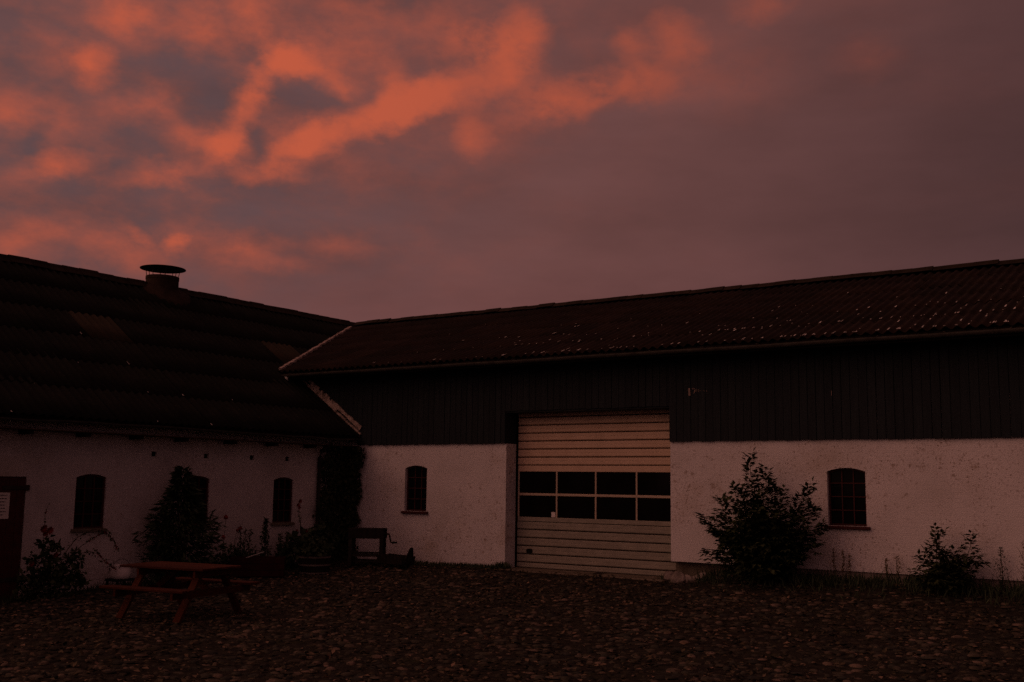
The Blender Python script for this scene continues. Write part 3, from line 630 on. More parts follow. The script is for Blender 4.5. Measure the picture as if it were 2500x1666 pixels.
# ------------------------------------------------------------------ stable wing (faces the yard along x = -0.35)
def build_stable():
    S = empty('stable_wing', (-.35, -5.0, -.25)); tag(S, 'low whitewashed stable wing with dark mossy roof and round chimney', 'stable')
    S.location = (0, 0, 0)
    place = ((-.35, 0, 0), math.pi/2)
    wins = [(-6.86, -6.26), (-4.57, -3.95), (-2.26, -1.70)]
    holes = [arch_hole(a, b, .82, 1.70, 1.76) for a, b in wins]
    for y in (-5.28, -4.06, -2.89, -1.90): holes.append([(y-.06, 2.10), (y+.06, 2.10), (y+.06, 2.19), (y-.06, 2.19)])
    outer = [(-15.0, -.6), (-8.95, -.6), (-8.95, 1.70), (-7.78, 1.70), (-7.78, -.6), (-.002, -.6), (-.002, 2.62), (-15.0, 2.62)]
    holed_slab('wall', outer, holes, .34, MAT['lime_shade'], S, (-.35, 0, 0), math.pi/2)
    MB().box((-.345, -15.0, 2.462), (-.015, -.03, 2.480)).build('soffit', MAT['eave_shade'], S)  # board added under the eave to deepen shade on the wall top
    for y in (-5.28, -4.06, -2.89, -1.90): MB().box((-.46, y-.0595, 2.1005), (-.40, y+.0595, 2.1895)).build('vent_shade_plug', MAT['interior'], S)  # dark plug added to stand for the shade inside each vent hole
    MB().box((-10.1, -15.0, -.6), (-9.75, 10.0, 2.5)).build('back_wall', MAT['lime'], S)
    MB().prism([(-.70, -.6), (-9.74, -.6), (-9.74, 2.7), (LR_X, LR_Z-.2), (-.70, 2.95)], 1, -14.99, -14.65).build('gable_wall', MAT['lime'], S)
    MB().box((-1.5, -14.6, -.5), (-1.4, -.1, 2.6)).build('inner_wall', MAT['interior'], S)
    for a, b in wins: window(S, place, a, b, .82, 1.70, 1.76, 3, 4, .055, MAT['red_paint'], MAT['concrete'], .05)
    # roof
    th = math.atan(S1); Y0 = -15.85
    m = frame((0, 1, 0), (-math.cos(th), 0, math.sin(th)), (0.0, Y0, LE_Z)); slope = -LR_X/math.cos(th)
    rf = MB(); rf.prism([(-.05, left_z(-.05)-.005), (LR_X, LR_Z-.005), (2*LR_X+.05, left_z(-.05)-.005), (2*LR_X+.05, left_z(-.05)-.09), (LR_X, LR_Z-.10), (-.05, left_z(-.05)-.09)], 1, Y0+.05, -.07)
    roof = rf.build('roof', MAT['dark_wood'], S)
    MB().prism([(-2.0, left_z(-2.0)-.006), (LR_X, LR_Z-.006), (2*LR_X+2.0, left_z(-2.0)-.006), (LR_X, LR_Z-.12)], 1, -.07, 5.6).build('roof_deck', MAT['dark_wood'], roof)
    vis = lambda p, q: p.y < (valley_y(max(q.x, LR_X)) if q.x < -2.0 else -.1) + .1
    cols = 22
    lay_sheets(roof, m, cols, 6, slope/6, MAT['sheet_brown'], vis, plain=((10, 3), (15, 3)))
    glints(roof, m, 15, 6, slope/6, 14, lambda p, q: p.y < -.5)
    m2 = frame((0, -1, 0), (math.cos(th), 0, math.sin(th)), (2*LR_X, 10.2, LE_Z))
    me = sheet_mesh('back_roof_sheeting', slope, MAT['sheet_brown'], 25.4); o = mesh_obj('back_roof_sheeting', me, roof); o.matrix_local = m2 @ Matrix.Translation((0, 0, .045))
    ridge_caps(roof, (LR_X, Y0+.1, LR_Z+.075), (LR_X, 5.35, LR_Z+.055), .42, S1)
    for y in (-13.2, -12.1, -11.1, -10.05, -9.0, -7.94, -6.88, -5.80, -4.80, -3.60, -2.5, -1.4): MB().box((-.345, y-.05, 2.39), (-.06, y+.05, 2.460)).build('rafter_end', MAT['dark_wood'], S)
    gu = MB(); n = 30; ys = np.linspace(Y0+.1, -.12, n+1)
    pr = [(.045+.045*math.cos(t), 2.635-.045*math.sin(t)) for t in np.linspace(0, math.pi, 8)] + [(.045+.039*math.cos(t), 2.635-.039*math.sin(t)) for t in np.linspace(math.pi, 0, 8)]
    k = len(pr)
    for i, yy in enumerate(ys):
        dz = random.gauss(0, .006) + .012*math.sin(yy*.8); gu.v += [(a, yy, b+dz) for a, b in pr]
    for i in range(n):
        for j in range(k): gu.f.append((i*k+j, i*k+(j+1) % k, (i+1)*k+(j+1) % k, (i+1)*k+j))
    gut = gu.build('gutter', MAT['zinc'], S)
    MB().tube([(.04, -.95, 2.60), (.02, -.97, 2.5), (-.24, -1.0, 2.33), (-.285, -1.0, 2.2), (-.285, -1.0, .2), (-.285, -1.0, -.02)], .042, None, 10).build('downpipe', MAT['dark_metal'], gut, True)
    # chimney with its disc cowl
    c = (LR_X, -1.67, 0)
    ch = MB().lathe([(.385, 5.85), (.385, 6.46), (.392, 6.47), (.392, 6.545), (.33, 6.545), (.33, 6.4)], 32, c).build('chimney', MAT['chimney'], S)
    MB().lathe([(.535, 6.735), (.54, 6.742), (.535, 6.75), (.30, 6.785), (.05, 6.80), (.0001, 6.80)], 36, c).build('cowl', MAT['dark_metal'], ch)
    for i in range(8):
        t = 2*math.pi*(i+.35)/8
        MB().tube([(c[0]+.362*math.cos(t), c[1]+.362*math.sin(t), 6.50), (c[0]+.40*math.cos(t), c[1]+.40*math.sin(t), 6.737)], .009, None, 5).build('cowl_rod', MAT['dark_metal'], ch)
    ap = MB(); k = 28
    for i in range(k):
        t = 2*math.pi*i/k; ct, st_ = math.cos(t), math.sin(t)
        rz = lambda rr: LR_Z - S1*abs(rr*ct) + .10
        ap.v += [(c[0]+.386*ct, c[1]+.386*st_, rz(.386)+.14), (c[0]+.47*ct, c[1]+.47*st_, rz(.47)+.035), (c[0]+.66*ct, c[1]+.70*st_, rz(.66)-.005+random.gauss(0, .008)), (c[0]+.66*ct, c[1]+.70*st_, rz(.66)-.10)]
    for i in range(k):
        j = (i+1) % k
        for q in range(3): ap.f.append((i*4+q, j*4+q, j*4+q+1, i*4+q+1))
    ap.build('chimney_collar', MAT['chimney'], ch, True)
    # plank door with frame
    d = MB().box((-.40, -8.93, -.33), (-.352, -7.80, 1.685)).build('door', MAT['red_paint'], S)
    for i in range(8):
        a = -8.925+i*.1405; MB().box((-.352, a, -.31), (-.334-random.uniform(0, .004), a+.136, 1.675)).build('door_board', MAT['red_paint'], d)
    for z in (1.52, .05):
        MB().box((-.333, -8.2, z-.03), (-.322, -7.80, z+.03)).box((-.349, -7.80, z-.045), (-.315, -7.735, z+.045)).build('hinge', MAT['dark_metal'], d)
    MB().tube([(-.33, -8.83, .68), (-.29, -8.83, .68), (-.29, -8.83, .84), (-.33, -8.83, .84)], .010, None, 6).build('handle', MAT['dark_metal'], d)
    return S
STABLE = build_stable()
# ------------------------------------------------------------------ things in the yard
def thing(name, label, cat, loc, rz=0, group=None): return tag(empty(name, loc, rz), label, cat, group)

# paper notice on the red door
def notice():
    t = thing('paper_notice', 'white printed paper notice pinned on the red plank door', 'notice', (-.328, -8.21, 1.22))
    p = MB().box((0, -.145, -.20), (.0015, .145, .22)); p.build('sheet', MAT['paper'], t)
    ink = MB()
    for j, (w, off) in enumerate(((.20, 0), (.17, .01), (.15, 0), (.12, .0), (.17, -.01), (.19, 0), (.10, .0))):
        y = -w/2+off; z = .175-j*.052
        while y < w/2+off:
            l = random.uniform(.018, .05); ink.box((.0018, y, z-.008), (.0024, min(y+l, w/2+off), z+.008)); y += l+.009
    ink.build('print', MAT['ink'], t)
notice()

def picnic_table():
    t = thing('picnic_table', 'red-brown wooden picnic table with attached benches on the cobbles', 'table', (3.66, -7.78, g1(3.66, -7.78)+.01), R(9.8))
    for i in range(6):
        y = -.42+i*.142; MB().box((-.79, y, .672), (.70, y+.134, .705)).build('tabletop_plank', MAT['red_wood'], t, bevel=.005, loc=(random.gauss(0, .006), 0, random.gauss(0, .0015)))
    for s in (-1, 1):
        for k in (0, 1):
            y = s*(.665+.115*k); MB().box((-.73, y-.053, .412), (.73, y+.053, .447)).build('bench_plank', MAT['red_wood'], t, bevel=.005, loc=(random.gauss(0, .006), 0, 0))
    for x in (-.50, .50):
        for s in (-1, 1): MB().beam((x, s*.22, .66), (x, s*.66, .0), .042, .11, up=(1, 0, 0)).build('leg', MAT['red_wood'], t)
        MB().box((x+.022, -.83, .315), (x+.060, .83, .41)).build('bench_support', MAT['red_wood'], t)
        MB().box((x+.022, -.40, .58), (x+.060, .40, .67)).build('top_support', MAT['red_wood'], t)
    for s in (-1, 1): MB().beam((s*.475, 0, .36), (s*.08, 0, .665), .09, .04, up=(0, 1, 0)).build('brace', MAT['red_wood'], t)
picnic_table()

def tub():
    z = g1(.02, -6.12)
    t = thing('white_tub', 'rounded white tub on a dark stand against the stable wall', 'tub', (.02, -6.12, z))
    MB().lathe([(.13, .155), (.155, .16), (.172, .22), (.168, .31), (.15, .375), (.155, .385), (.15, .39), (.135, .385), (.15, .31), (.15, .2), (.0001, .19)], 24).build('bowl', MAT['white'], t, True)
    s = MB().box((-.17, -.2, .0), (.17, .2, .03)).box((-.17, -.2, .12), (.17, .2, .158))
    for a in (-.15, .12):
        for b in (-.18, .15): s.box((a, b, .03), (a+.03, b+.03, .12))
    s.build('stand', MAT['dark_wood'], t)
    MB().tube([(0, .17*math.cos(a), .34+.15*math.sin(a)) for a in np.linspace(.15, math.pi-.15, 12)], .005, None, 5).build('bail_handle', MAT['zinc'], t)
tub()

def red_trough():
    x, y = .74, -3.62; t = thing('planter_box', 'low dark red wooden planter box behind the picnic table', 'planter', (x, y, g1(x, y)+.005), R(42))
    for s in (-1, 1):
        for k in range(3): MB().box((-.50, s*.19-.012, .015+k*.118), (.50, s*.19+.012, .015+k*.118+.112)).build('side_plank', MAT['dull_red'], t, bevel=.004)
        for k in range(3): MB().box((s*.487-.012, -.177, .015+k*.118), (s*.487+.012, .177, .015+k*.118+.112)).build('end_plank', MAT['dull_red'], t, bevel=.004)
    MB().box((-.474, -.177, .02), (.474, .177, .31)).build('soil', MAT['soil'], t)
    MB().tube([(-.35, .05, .30), (.1, .02, .46)], .011, .009, 6).build('cane', MAT['zinc_pale'], t)
red_trough()

def barrel():
    x, y = 1.12, -2.5; z = g1(x, y); t = thing('half_barrel', 'wooden half barrel planter with pale iron hoops near the ivy', 'planter', (x, y, z+.004))
    n = 18; prof = [(.275, 0), (.305, .18), (.315, .36)]
    for i in range(n):
        a0, a1 = 2*math.pi*(i+.03)/n, 2*math.pi*(i+.97)/n; mb = MB()
        for r, zz in prof: mb.v += [(r*math.cos(a0), r*math.sin(a0), zz), (r*math.cos(a1), r*math.sin(a1), zz), ((r-.025)*math.cos(a1), (r-.025)*math.sin(a1), zz), ((r-.025)*math.cos(a0), (r-.025)*math.sin(a0), zz)]
        for q in range(2):
            for j in range(4): mb.f.append((q*4+j, q*4+(j+1) % 4, q*4+4+(j+1) % 4, q*4+4+j))
        mb.f += [(3, 2, 1, 0), (8, 9, 10, 11)]; mb.build('stave', MAT['dark_wood'], t)
    for zz, r in ((.025, .283), (.18, .309), (.33, .318)): MB().lathe([(r, zz-.016), (r+.005, zz-.016), (r+.005, zz+.016), (r, zz+.016)], 30).build('hoop', MAT['hoop_iron'], t)
    MB().lathe([(.27, .29), (.15, .315), (.0001, .32)], 18).build('soil', MAT['soil'], t)
barrel()

def mangle():
    x, y = 1.20, -1.05; t = thing('mangle', 'old dark wooden mangle with a crank handle by the white barn wall', 'mangle', (x, y, g1(x, y)+.004), R(29)); t.scale = (.90, .9, 1.0)
    for sx in (-.36, .36):
        for sy in (-.17, .17): MB().box((sx-.04, sy-.035, 0), (sx+.04, sy+.035, .56)).build('post', MAT['grey_wood'] if sx < 0 and sy < 0 else MAT['dark_wood'], t, bevel=.006)
        MB().box((sx-.028, -.14, .04), (sx+.028, .14, .10)).build('foot_rail', MAT['dark_wood'], t)
    for sy in (-.17, .17): MB().box((-.42, sy-.03, .56), (.42, sy+.03, .77)).build('top_beam', MAT['dark_wood'], t, bevel=.01)
    MB().box((-.42, -.14, .735), (.42, .14, .765)).build('top_board', MAT['dark_wood'], t, bevel=.008)
    MB().tube([(-.31, 0, .655), (.31, 0, .655)], .072, None, 16).build('roller', MAT['grey_wood'], t)
    MB().box((-.315, -.19, .195), (.315, .19, .235)).build('shelf_board', MAT['grey_wood'], t, bevel=.005)
    MB().box((-.32, -.205, .26), (.32, -.172, .295)).build('rail', MAT['dark_wood'], t, bevel=.004)
    MB().box((-.30, -.16, .085), (.30, .16, .112)).build('shelf_board', MAT['grey_wood'], t, bevel=.005)
    c = MB().tube([(.42, -.02, .655), (.50, -.02, .655), (.515, -.02, .64), (.545, -.02, .50), (.56, -.02, .485), (.60, -.02, .483)], .019, None, 6).build('crank', MAT['dark_metal'], t)
    MB().tube([(.585, -.02, .483), (.70, -.02, .485)], .024, .022, 8).build('crank_grip', MAT['dark_wood'], c)
mangle()

def trough():
    x, y = 2.02, -1.10; t = thing('wooden_trough', 'small dark wooden trough with one raised slanted end, beside the mangle', 'trough', (x, y, g1(x, y)+.003), R(-2)); t.scale = (1.05, 1.1, 1.18)
    for s in (-1, 1):
        mb = MB(); mb.prism([(-.33, .075), (.30, .075), (.345, .205), (-.33, .225)], 0, 0, .02)
        o = MB(); o.add([(px, s*.16-.012, pz) for px, pz in ((-.33, .075), (.30, .075), (.345, .205), (-.33, .225))] + [(px, s*.16+.012, pz) for px, pz in ((-.33, .075), (.30, .075), (.345, .205), (-.33, .225))],
            [(0, 1, 2, 3), (7, 6, 5, 4), (0, 4, 5, 1), (1, 5, 6, 2), (2, 6, 7, 3), (3, 7, 4, 0)]); o.build('side_board', MAT['dark_wood'], t)
    MB().box((-.33, -.148, .06), (.30, .148, .082)).build('bottom_board', MAT['dark_wood'], t)
    MB().beam((.315, 0, .07), (.392, 0, .345), .30, .026, up=(0, 1, 0)).build('end_board', MAT['dark_wood'], t) if 0 else MB().add(
        [(.302, -.146, .083), (.326, -.146, .083), (.405, -.03, .36), (.380, -.03, .36), (.302, .146, .083), (.326, .146, .083), (.405, .03, .36), (.380, .03, .36)],
        [(0, 1, 2, 3), (7, 6, 5, 4), (0, 4, 5, 1), (1, 5, 6, 2), (2, 6, 7, 3), (3, 7, 4, 0)]).build('end_board', MAT['dark_wood'], t)
    MB().box((-.325, -.146, .083), (-.30, .146, .215)).build('end_board', MAT['dark_wood'], t)
    for sx in (-.22, .2):
        for sy in (-.13, .13): MB().box((sx-.022, sy-.02, 0), (sx+.022, sy+.02, .06)).build('leg', MAT['grey_wood'] if sx < 0 else MAT['dark_wood'], t)
trough()

# ------------------------------------------------------------------ plants
def stem_curve(a, b, sag=0.0, n=5, wob=.02):
    a, b = Vector(a), Vector(b); out = []
    for i in range(n+1):
        t = i/n; p = a.lerp(b, t); p.z += sag*4*t*(1-t)
        if 0 < i < n: p += Vector((random.gauss(0, wob), random.gauss(0, wob), random.gauss(0, wob*.5)))
        out.append(p)
    return out
def along(pts, t):
    k = len(pts)-1; f = min(max(t, 0), .9999)*k; i = int(f); return pts[i].lerp(pts[i+1], f-i)
def pinnate(p, d, size, n=5):
    """a compound leaf: leaflets in pairs along a drooping stalk"""
    d = Vector(d).normalized(); side = d.cross(Vector((0, 0, 1)))
    side = side.normalized() if side.length > .05 else Vector((1, 0, 0)); C = []; D = []; N = []
    for i in range((n-1)//2):
        q = p + d*size*(.35+.3*i) - Vector((0, 0, size*.10*i*i))
        for s in (-1, 1): C.append(q); D.append(side*s*.8 + d*.55 - Vector((0, 0, .38))); N.append(Vector((0, 0, 1))+side*s*.3)
    C.append(p + d*size*.95 - Vector((0, 0, size*.12))); D.append(d - Vector((0, 0, .45))); N.append(Vector((0, 0, 1)))
    return C, D, N
def as_leaves(C, D, N, L, W):
    C = np.array([tuple(c) for c in C]); D = np.array([tuple(c) for c in D]); N = np.array([tuple(c) for c in N])
    return leaves(C, D+RNG.normal(0, .15, D.shape), N+RNG.normal(0, .25, N.shape), L*RNG.uniform(.75, 1.2, len(C)), W*RNG.uniform(.8, 1.15, len(C)))

def elder(name, label, base, tips, leaf, fill, dense, spread=.30):
    base = Vector(base); t = thing(name, label, 'shrub', base); st = MB(); C = []; D = []; N = []
    for tip in tips:
        tip = Vector(tip)-base; root = Vector((random.gauss(0, .10), random.gauss(0, .06), -.03)); pts = stem_curve(root, tip, .03, 6, .035)
        st.tube(pts, .013, .004, 5)
        m = int(dense*(tip-root).length)
        for i in range(m):
            s = .18+.82*(i+random.random())/m; p = along(pts, s); dr = (along(pts, s+.08)-along(pts, s-.08)).normalized()
            a = random.uniform(0, 6.28); out = Vector((math.cos(a), math.sin(a)*.8, random.uniform(-.1, .5)))
            dd = out*.8 + dr*(.3+.8*s); sz = leaf*random.uniform(1.0, 1.6)*(1.25-.5*s)
            c, d, n = pinnate(p + out*random.uniform(0, spread)*(1-s)*.9, dd, sz, random.choice((5, 5, 7))); C += c; D += d; N += n
    for _ in range(fill):
        tip = Vector(random.choice(tips))-base; tip2 = Vector(random.choice(tips))-base; s = random.uniform(.1, .78)
        p = (tip.lerp(tip2, random.random()))*s; p += Vector((random.gauss(0, .09), random.gauss(0, .20), random.gauss(0, .06))); p.z = max(p.z, .05)
        p.y = min(p.y, -base.y-.06)
        a = random.uniform(0, 6.28); c, d, n = pinnate(p, Vector((math.cos(a), math.sin(a), random.uniform(-.1, .5))), leaf*random.uniform(.9, 1.5), 5); C += c; D += d; N += n
    st.build('stem', MAT['stem'], t)
    V, F = as_leaves(C, D, N, leaf*.95, leaf*.54); V[:, 1] = np.minimum(V[:, 1], -base.y-.012); V[:, 2] = np.maximum(V[:, 2], g1(base.x, base.y)-base.z+.005)
    o = mesh_obj('foliage', np_mesh('foliage', V, F, MAT['elder']), t)
    return t
ET = [(9.35,-.55,2.21),(9.60,-.50,1.98),(9.42,-.62,1.75),(8.81,-.60,1.43),(8.72,-.55,1.15),(8.52,-.62,1.17),(8.65,-.70,.59),(9.04,-.50,1.65),(9.95,-.55,1.59),(10.40,-.55,1.70),(10.43,-.50,1.33),(10.59,-.55,1.04),
      (10.42,-.65,.77),(10.16,-.45,1.40),(9.70,-.40,1.66),(8.66,-.50,.90),(9.25,-.85,1.35),(9.6,-.95,1.2),(9.9,-.85,1.0),(9.1,-.95,.9),(9.5,-.6,1.5),(10.1,-.75,.6)]
elder('elder_shrub', 'tall bushy green shrub growing against the white wall beside the big door', (9.55, -.50, g1(9.55, -.5)), ET, .122, 1300, 30)
T2 = [(12.02,-.45,.61),(12.21,-.5,.70),(12.39,-.4,.80),(12.28,-.35,1.06),(12.37,-.35,1.02),(12.80,-.35,.97),(12.64,-.4,.78),(12.89,-.5,.70),(12.97,-.4,.60),(11.98,-.4,.42),(12.5,-.6,.6),(12.3,-.6,.55),(12.7,-.6,.5)]
elder('low_shrub', 'low leafy shrub with upright shoots at the barn plinth', (12.46, -.42, g1(12.46, -.42)), T2, .105, 240, 20, .2)

def laurel():
    base = Vector((.22, -4.98, g1(.22, -4.98))); t = thing('laurel_shrub', 'dense pointed evergreen shrub half covering a stable window', 'shrub', base)
    zs = np.array([0, .25, .6, 1.0, 1.25, 1.5, 1.75, 2.0, 2.1]); rs = np.array([.36, .54, .64, .62, .46, .28, .16, .08, .02])
    n = 3800; z = RNG.beta(1.25, 1.4, n)*2.1; r = np.interp(z, zs, rs)*np.sqrt(RNG.uniform(.1, 1, n)); a = RNG.uniform(0, 2*np.pi, n); r *= 1+.26*np.sin(z*13+3*np.cos(a*2)+a)+.14*np.sin(z*29+a*3)
    C = np.stack([np.cos(a)*r*.75, np.sin(a)*r-.10*(z/2.1), z], 1); D = np.stack([np.cos(a), np.sin(a), RNG.normal(-.15, .45, n)], 1)
    N = unit(n, 1.2); L = RNG.uniform(.10, .19, n); V, F = leaves(C, D, N, L, L*.28)
    V[:, 0] = np.maximum(V[:, 0], -.35-base.x+.01); V[:, 2] = np.maximum(V[:, 2], .005)
    mesh_obj('foliage', np_mesh('foliage', V, F, MAT['laurel']), t)
    st = MB()
    for k in range(9):
        a = k*.7; zt = random.uniform(1.1, 1.9); rt = np.interp(zt, zs, rs)*.7; st.tube(stem_curve((random.gauss(0, .06), random.gauss(0, .06), -.03), (math.cos(a)*rt*.7, math.sin(a)*rt-.09, zt), 0, 5), .016, .005, 5)
    st.build('stem', MAT['stem'], t)
laurel()

def blob_leaves(c, rad, n, size, ratio=.75, droop=-.1):
    p = unit(n)*(RNG.random(n)**.4)[:, None]*np.array(rad)+np.array(c); L = size*RNG.uniform(.7, 1.25, n)
    return leaves(p, unit(n, droop), unit(n, 1.5), L, L*ratio)
def flower(c, r, n=9):
    c = np.array(c); a = np.linspace(0, 2*np.pi, n, endpoint=False)+random.random(); D = np.stack([np.cos(a)*.5+.5, np.sin(a), np.sin(a*2)*.25+RNG.normal(0, .3, n)], 1)
    D2 = np.stack([np.full(n, .6), np.cos(a), np.sin(a)], 1); return leaves(np.tile(c, (n, 1)), D2+.2*D, np.tile([1., 0, .2], (n, 1)), r, r*.9, .3)

def rose():
    b = Vector((.15, -7.52, g1(.15, -7.52))); L = lambda x, y, z: Vector((x, y, z))-b
    t = thing('rose_bush', 'sprawling rose bush with arching shoots beside the red plank door', 'shrub', b); st = MB(); fo = []; fl = []
    for (y, z, rr, n) in ((-7.95, .0, .26, 170), (-7.70, .22, .30, 260), (-7.42, .12, .30, 240), (-7.62, .50, .20, 120), (-7.20, .36, .17, 110), (-7.15, .05, .20, 90), (-7.85, -.1, .3, 160), (-7.5, -.12, .34, 180), (-7.95, .38, .12, 40)):
        fo.append(blob_leaves(L(.22, y, z), (rr*.8, rr, rr*.9), n, .085, .72))
    arcs = [[(-7.35, .45), (-7.14, .70), (-6.83, .84), (-6.57, .76), (-6.42, .62), (-6.36, .46)], [(-7.30, .35), (-7.05, .56), (-6.89, .66), (-6.70, .76), (-6.58, .78)],
            [(-7.25, .30), (-7.05, .44), (-6.88, .47), (-6.72, .42), (-6.58, .29), (-6.42, .18), (-6.34, .14)], [(-7.2, .1), (-7.05, .12), (-6.98, .03)], [(-7.70, .3), (-7.74, .62), (-7.76, .95), (-7.75, 1.12), (-7.73, 1.28)]]
    for k, arc in enumerate(arcs):
        pts = [L(.20+random.gauss(0, .015), y, z) for y, z in arc]; st.tube(pts, .007, .003, 5)
        n = (70, 30, 90, 12, 22)[k]
        C = np.array([tuple(along(pts, random.uniform(.08, 1))) for _ in range(n)]) + RNG.normal(0, (.022, .016, .035, .03, .018)[k], (n, 3))
        sz = RNG.uniform(.03, .06, n); fo.append(leaves(C, unit(n), unit(n, 1), sz, sz*.7))
        for _ in range((9, 3, 14, 2, 1)[k]): fl.append(flower(along(pts, random.uniform(.45, 1)), .025, 6))
    for y, z in ((-7.05, .02), (-6.98, -.02), (-7.84, .62), (-7.66, .70)): fo.append(blob_leaves(L(.22, y, z), (.06, .08, .06), 10, .11, .9))
    fl += [flower(L(.22, -7.80, .87), .085), flower(L(.24, -7.70, .84), .085), flower(L(.22, -7.76, .80), .07), flower(L(.28, -8.0, .33), .06), flower(L(.3, -7.6, .45), .06)]
    st.build('stem', MAT['stem'], t); foliage_obj('foliage', fo, MAT['rose_leaf'], t); foliage_obj('blossoms', fl, MAT['petal'], t)
rose()

def seedheads():
    b = Vector((.15, -3.95, g1(.15, -3.95))); t = thing('seedhead_plant', 'tall thin stems with round dark seed heads in front of the stable', 'plant', b); st = MB(); fo = []
    for (y, z, r) in ((-3.94, .98, .045), (-3.98, .61, .040), (-3.57, .76, .036), (-3.64, .73, .030), (-4.27, .54, .042)):
        tip = Vector((.15, y, z))-b; st.tube(stem_curve((random.gauss(0, .05), (tip.y)*.25, 0), tip, 0, 5, .008), .006, .004, 5)
        MB().lathe([(.0001, -r), (r*.7, -r*.75), (r, -.1*r), (r*.8, r*.55), (r*.35, r*.8), (r*.5, r), (.0001, r*1.05)], 10, tuple(tip)).build('seed_head', MAT['petal'], t)
    st.build('stem', MAT['stem'], t)
    for y, z in ((-4.0, .14), (-3.75, .2), (-3.6, .3), (-4.15, .02), (-3.85, .05), (-3.45, .12), (-3.3, .2)): fo.append(blob_leaves(Vector((.15, y, z))-b, (.18, .20, .22), 130, .11, .35))
    foliage_obj('foliage', fo, MAT['herb'], t)
seedheads()

def spikes():
    for k, (y, z, w, n, lab) in enumerate(((-3.40, .78, .07, 260, 'leafy flower spikes between the seed heads and the narrow shrub'), (-2.88, .95, .105, 620, 'narrow upright dark shrub just left of the last stable window'), (-2.45, .66, .10, 330, 'pair of leafy spikes below the last stable window'))):
        b = Vector((.12, y, g1(.12, y))); t = thing(('spike_plant', 'narrow_shrub', 'spike_plant')[k], lab, ('plant', 'shrub', 'plant')[k], b); st = MB(); fo = []
        offs = ((0,), (0,), (0,))[k] if k == 1 else ((-.14, .0, .13) if k == 0 else (-.02, .18))
        for oy in offs:
            h = z-b.z-random.uniform(0, .08); m = n//len(offs); s = RNG.beta(1.1, 1.0, m)
            p = np.stack([RNG.normal(0, w*.6, m)*(1.15-s), oy*(.4+.6*s)+RNG.normal(0, w*.65, m)*(1.15-s)*(1 if k != 1 else 1.15), s*h], 1)
            fo.append(leaves(p, unit(m, .5), unit(m, .6), RNG.uniform(.045, .085, m), RNG.uniform(.018, .034, m))); st.tube([(0, oy*.3, 0), (0, oy*.7, h*.5), (0, oy, h)], .008, .004, 5)
        if k != 1: fo.append(blob_leaves((.05, 0, .12), (.18, .24, .14), 130, .10, .5))
        st.build('stem', MAT['stem'], t); foliage_obj('foliage', fo, MAT['herb' if k != 1 else 'laurel'], t)
spikes()

def hollyhock():
    b = Vector((.12, -1.90, g1(.12, -1.9))); t = thing('hollyhock', 'single tall hollyhock with a dark red bloom by the last stable window', 'plant', b); L = lambda y, z, x=.15: Vector((x, y, z))-b
    pts = [Vector((0, .1, 0)), L(-1.84, .35), L(-1.93, .75), L(-2.0, 1.0), L(-2.02, 1.25)]; MB().tube(pts, .011, .005, 6).build('stem', MAT['stem'], t)
    fo = [blob_leaves(L(-2.06, .52), (.10, .11, .10), 16, .17, 1.0), blob_leaves(L(-1.70, .55), (.12, .12, .12), 18, .17, 1.0), blob_leaves(L(-1.85, .25), (.2, .26, .2), 60, .15, 1.0), blob_leaves(L(-1.6, .3), (.2, .2, .25), 50, .14, .9)]
    C = np.array([tuple(along(pts, random.uniform(.5, .95))) for _ in range(34)])+RNG.normal(0, .018, (34, 3)); fo.append(leaves(C, unit(34), unit(34), .035, .028))
    foliage_obj('foliage', fo, MAT['herb'], t)
    foliage_obj('blossoms', [flower(L(-2.01, 1.27), .065), flower(L(-2.06, 1.19), .06), flower(L(-2.02, 1.14), .05), flower(L(-2.06, .68), .04), flower(L(-1.78, .66), .045)], MAT['petal'], t)
hollyhock()

def barrel_plant():
    b = Vector((1.12, -2.5, g1(1.12, -2.5)+.325)); t = thing('barrel_plant', 'dark leafy plant overflowing from the half barrel', 'plant', b)
    foliage_obj('foliage', [blob_leaves((0, 0, .10), (.34, .40, .15), 240, .12, .7), blob_leaves((-.1, -.1, .22), (.25, .30, .2), 180, .12, .7), blob_leaves((-.2, .25, .36), (.15, .2, .2), 70, .12, .8)], MAT['herb'], t)
    st = MB()
    for k in range(7): st.tube(stem_curve((random.gauss(0, .05), random.gauss(0, .05), -.02), (random.gauss(0, .2), random.gauss(0, .2), .3), 0, 3), .007, .004, 5)
    st.build('stem', MAT['stem'], t)
barrel_plant()

def border():
    for k, (x, y, rr, n, lab) in enumerate(((.12, -2.15, (.2, .42, .34), 560, 'bushy herb clump under the last stable window sill'), (.15, -1.35, (.3, .42, .48), 700, 'dark herb clump at the foot of the corner ivy'), (.2, -5.55, (.14, .18, .10), 80, 'small herb tuft between white tub and pointed shrub'), (.3, -3.05, (.22, .5, .20), 420, 'spreading herb clump at the foot of the narrow upright shrub'))):
        z = g1(x, y); t = thing('herb_clump', lab, 'plant', (x, y, z), 0, 'herb clumps along the stable wall'); V, F = blob_leaves((0, 0, rr[2]*.85), rr, n, .095, .5, .4); V[:, 2] = np.maximum(V[:, 2], .004); V[:, 0] = np.maximum(V[:, 0], -.33-x)
        mesh_obj('foliage', np_mesh('foliage', V, F, MAT['herb']), t); st = MB()
        for q in range(6): st.tube(stem_curve((random.gauss(0, .04), random.gauss(0, .04), -.02), (random.gauss(0, rr[0]*.6), random.gauss(0, rr[1]*.6), rr[2]*1.4), 0, 3), .006, .003, 5)
        st.build('stem', MAT['stem'], t)
border()

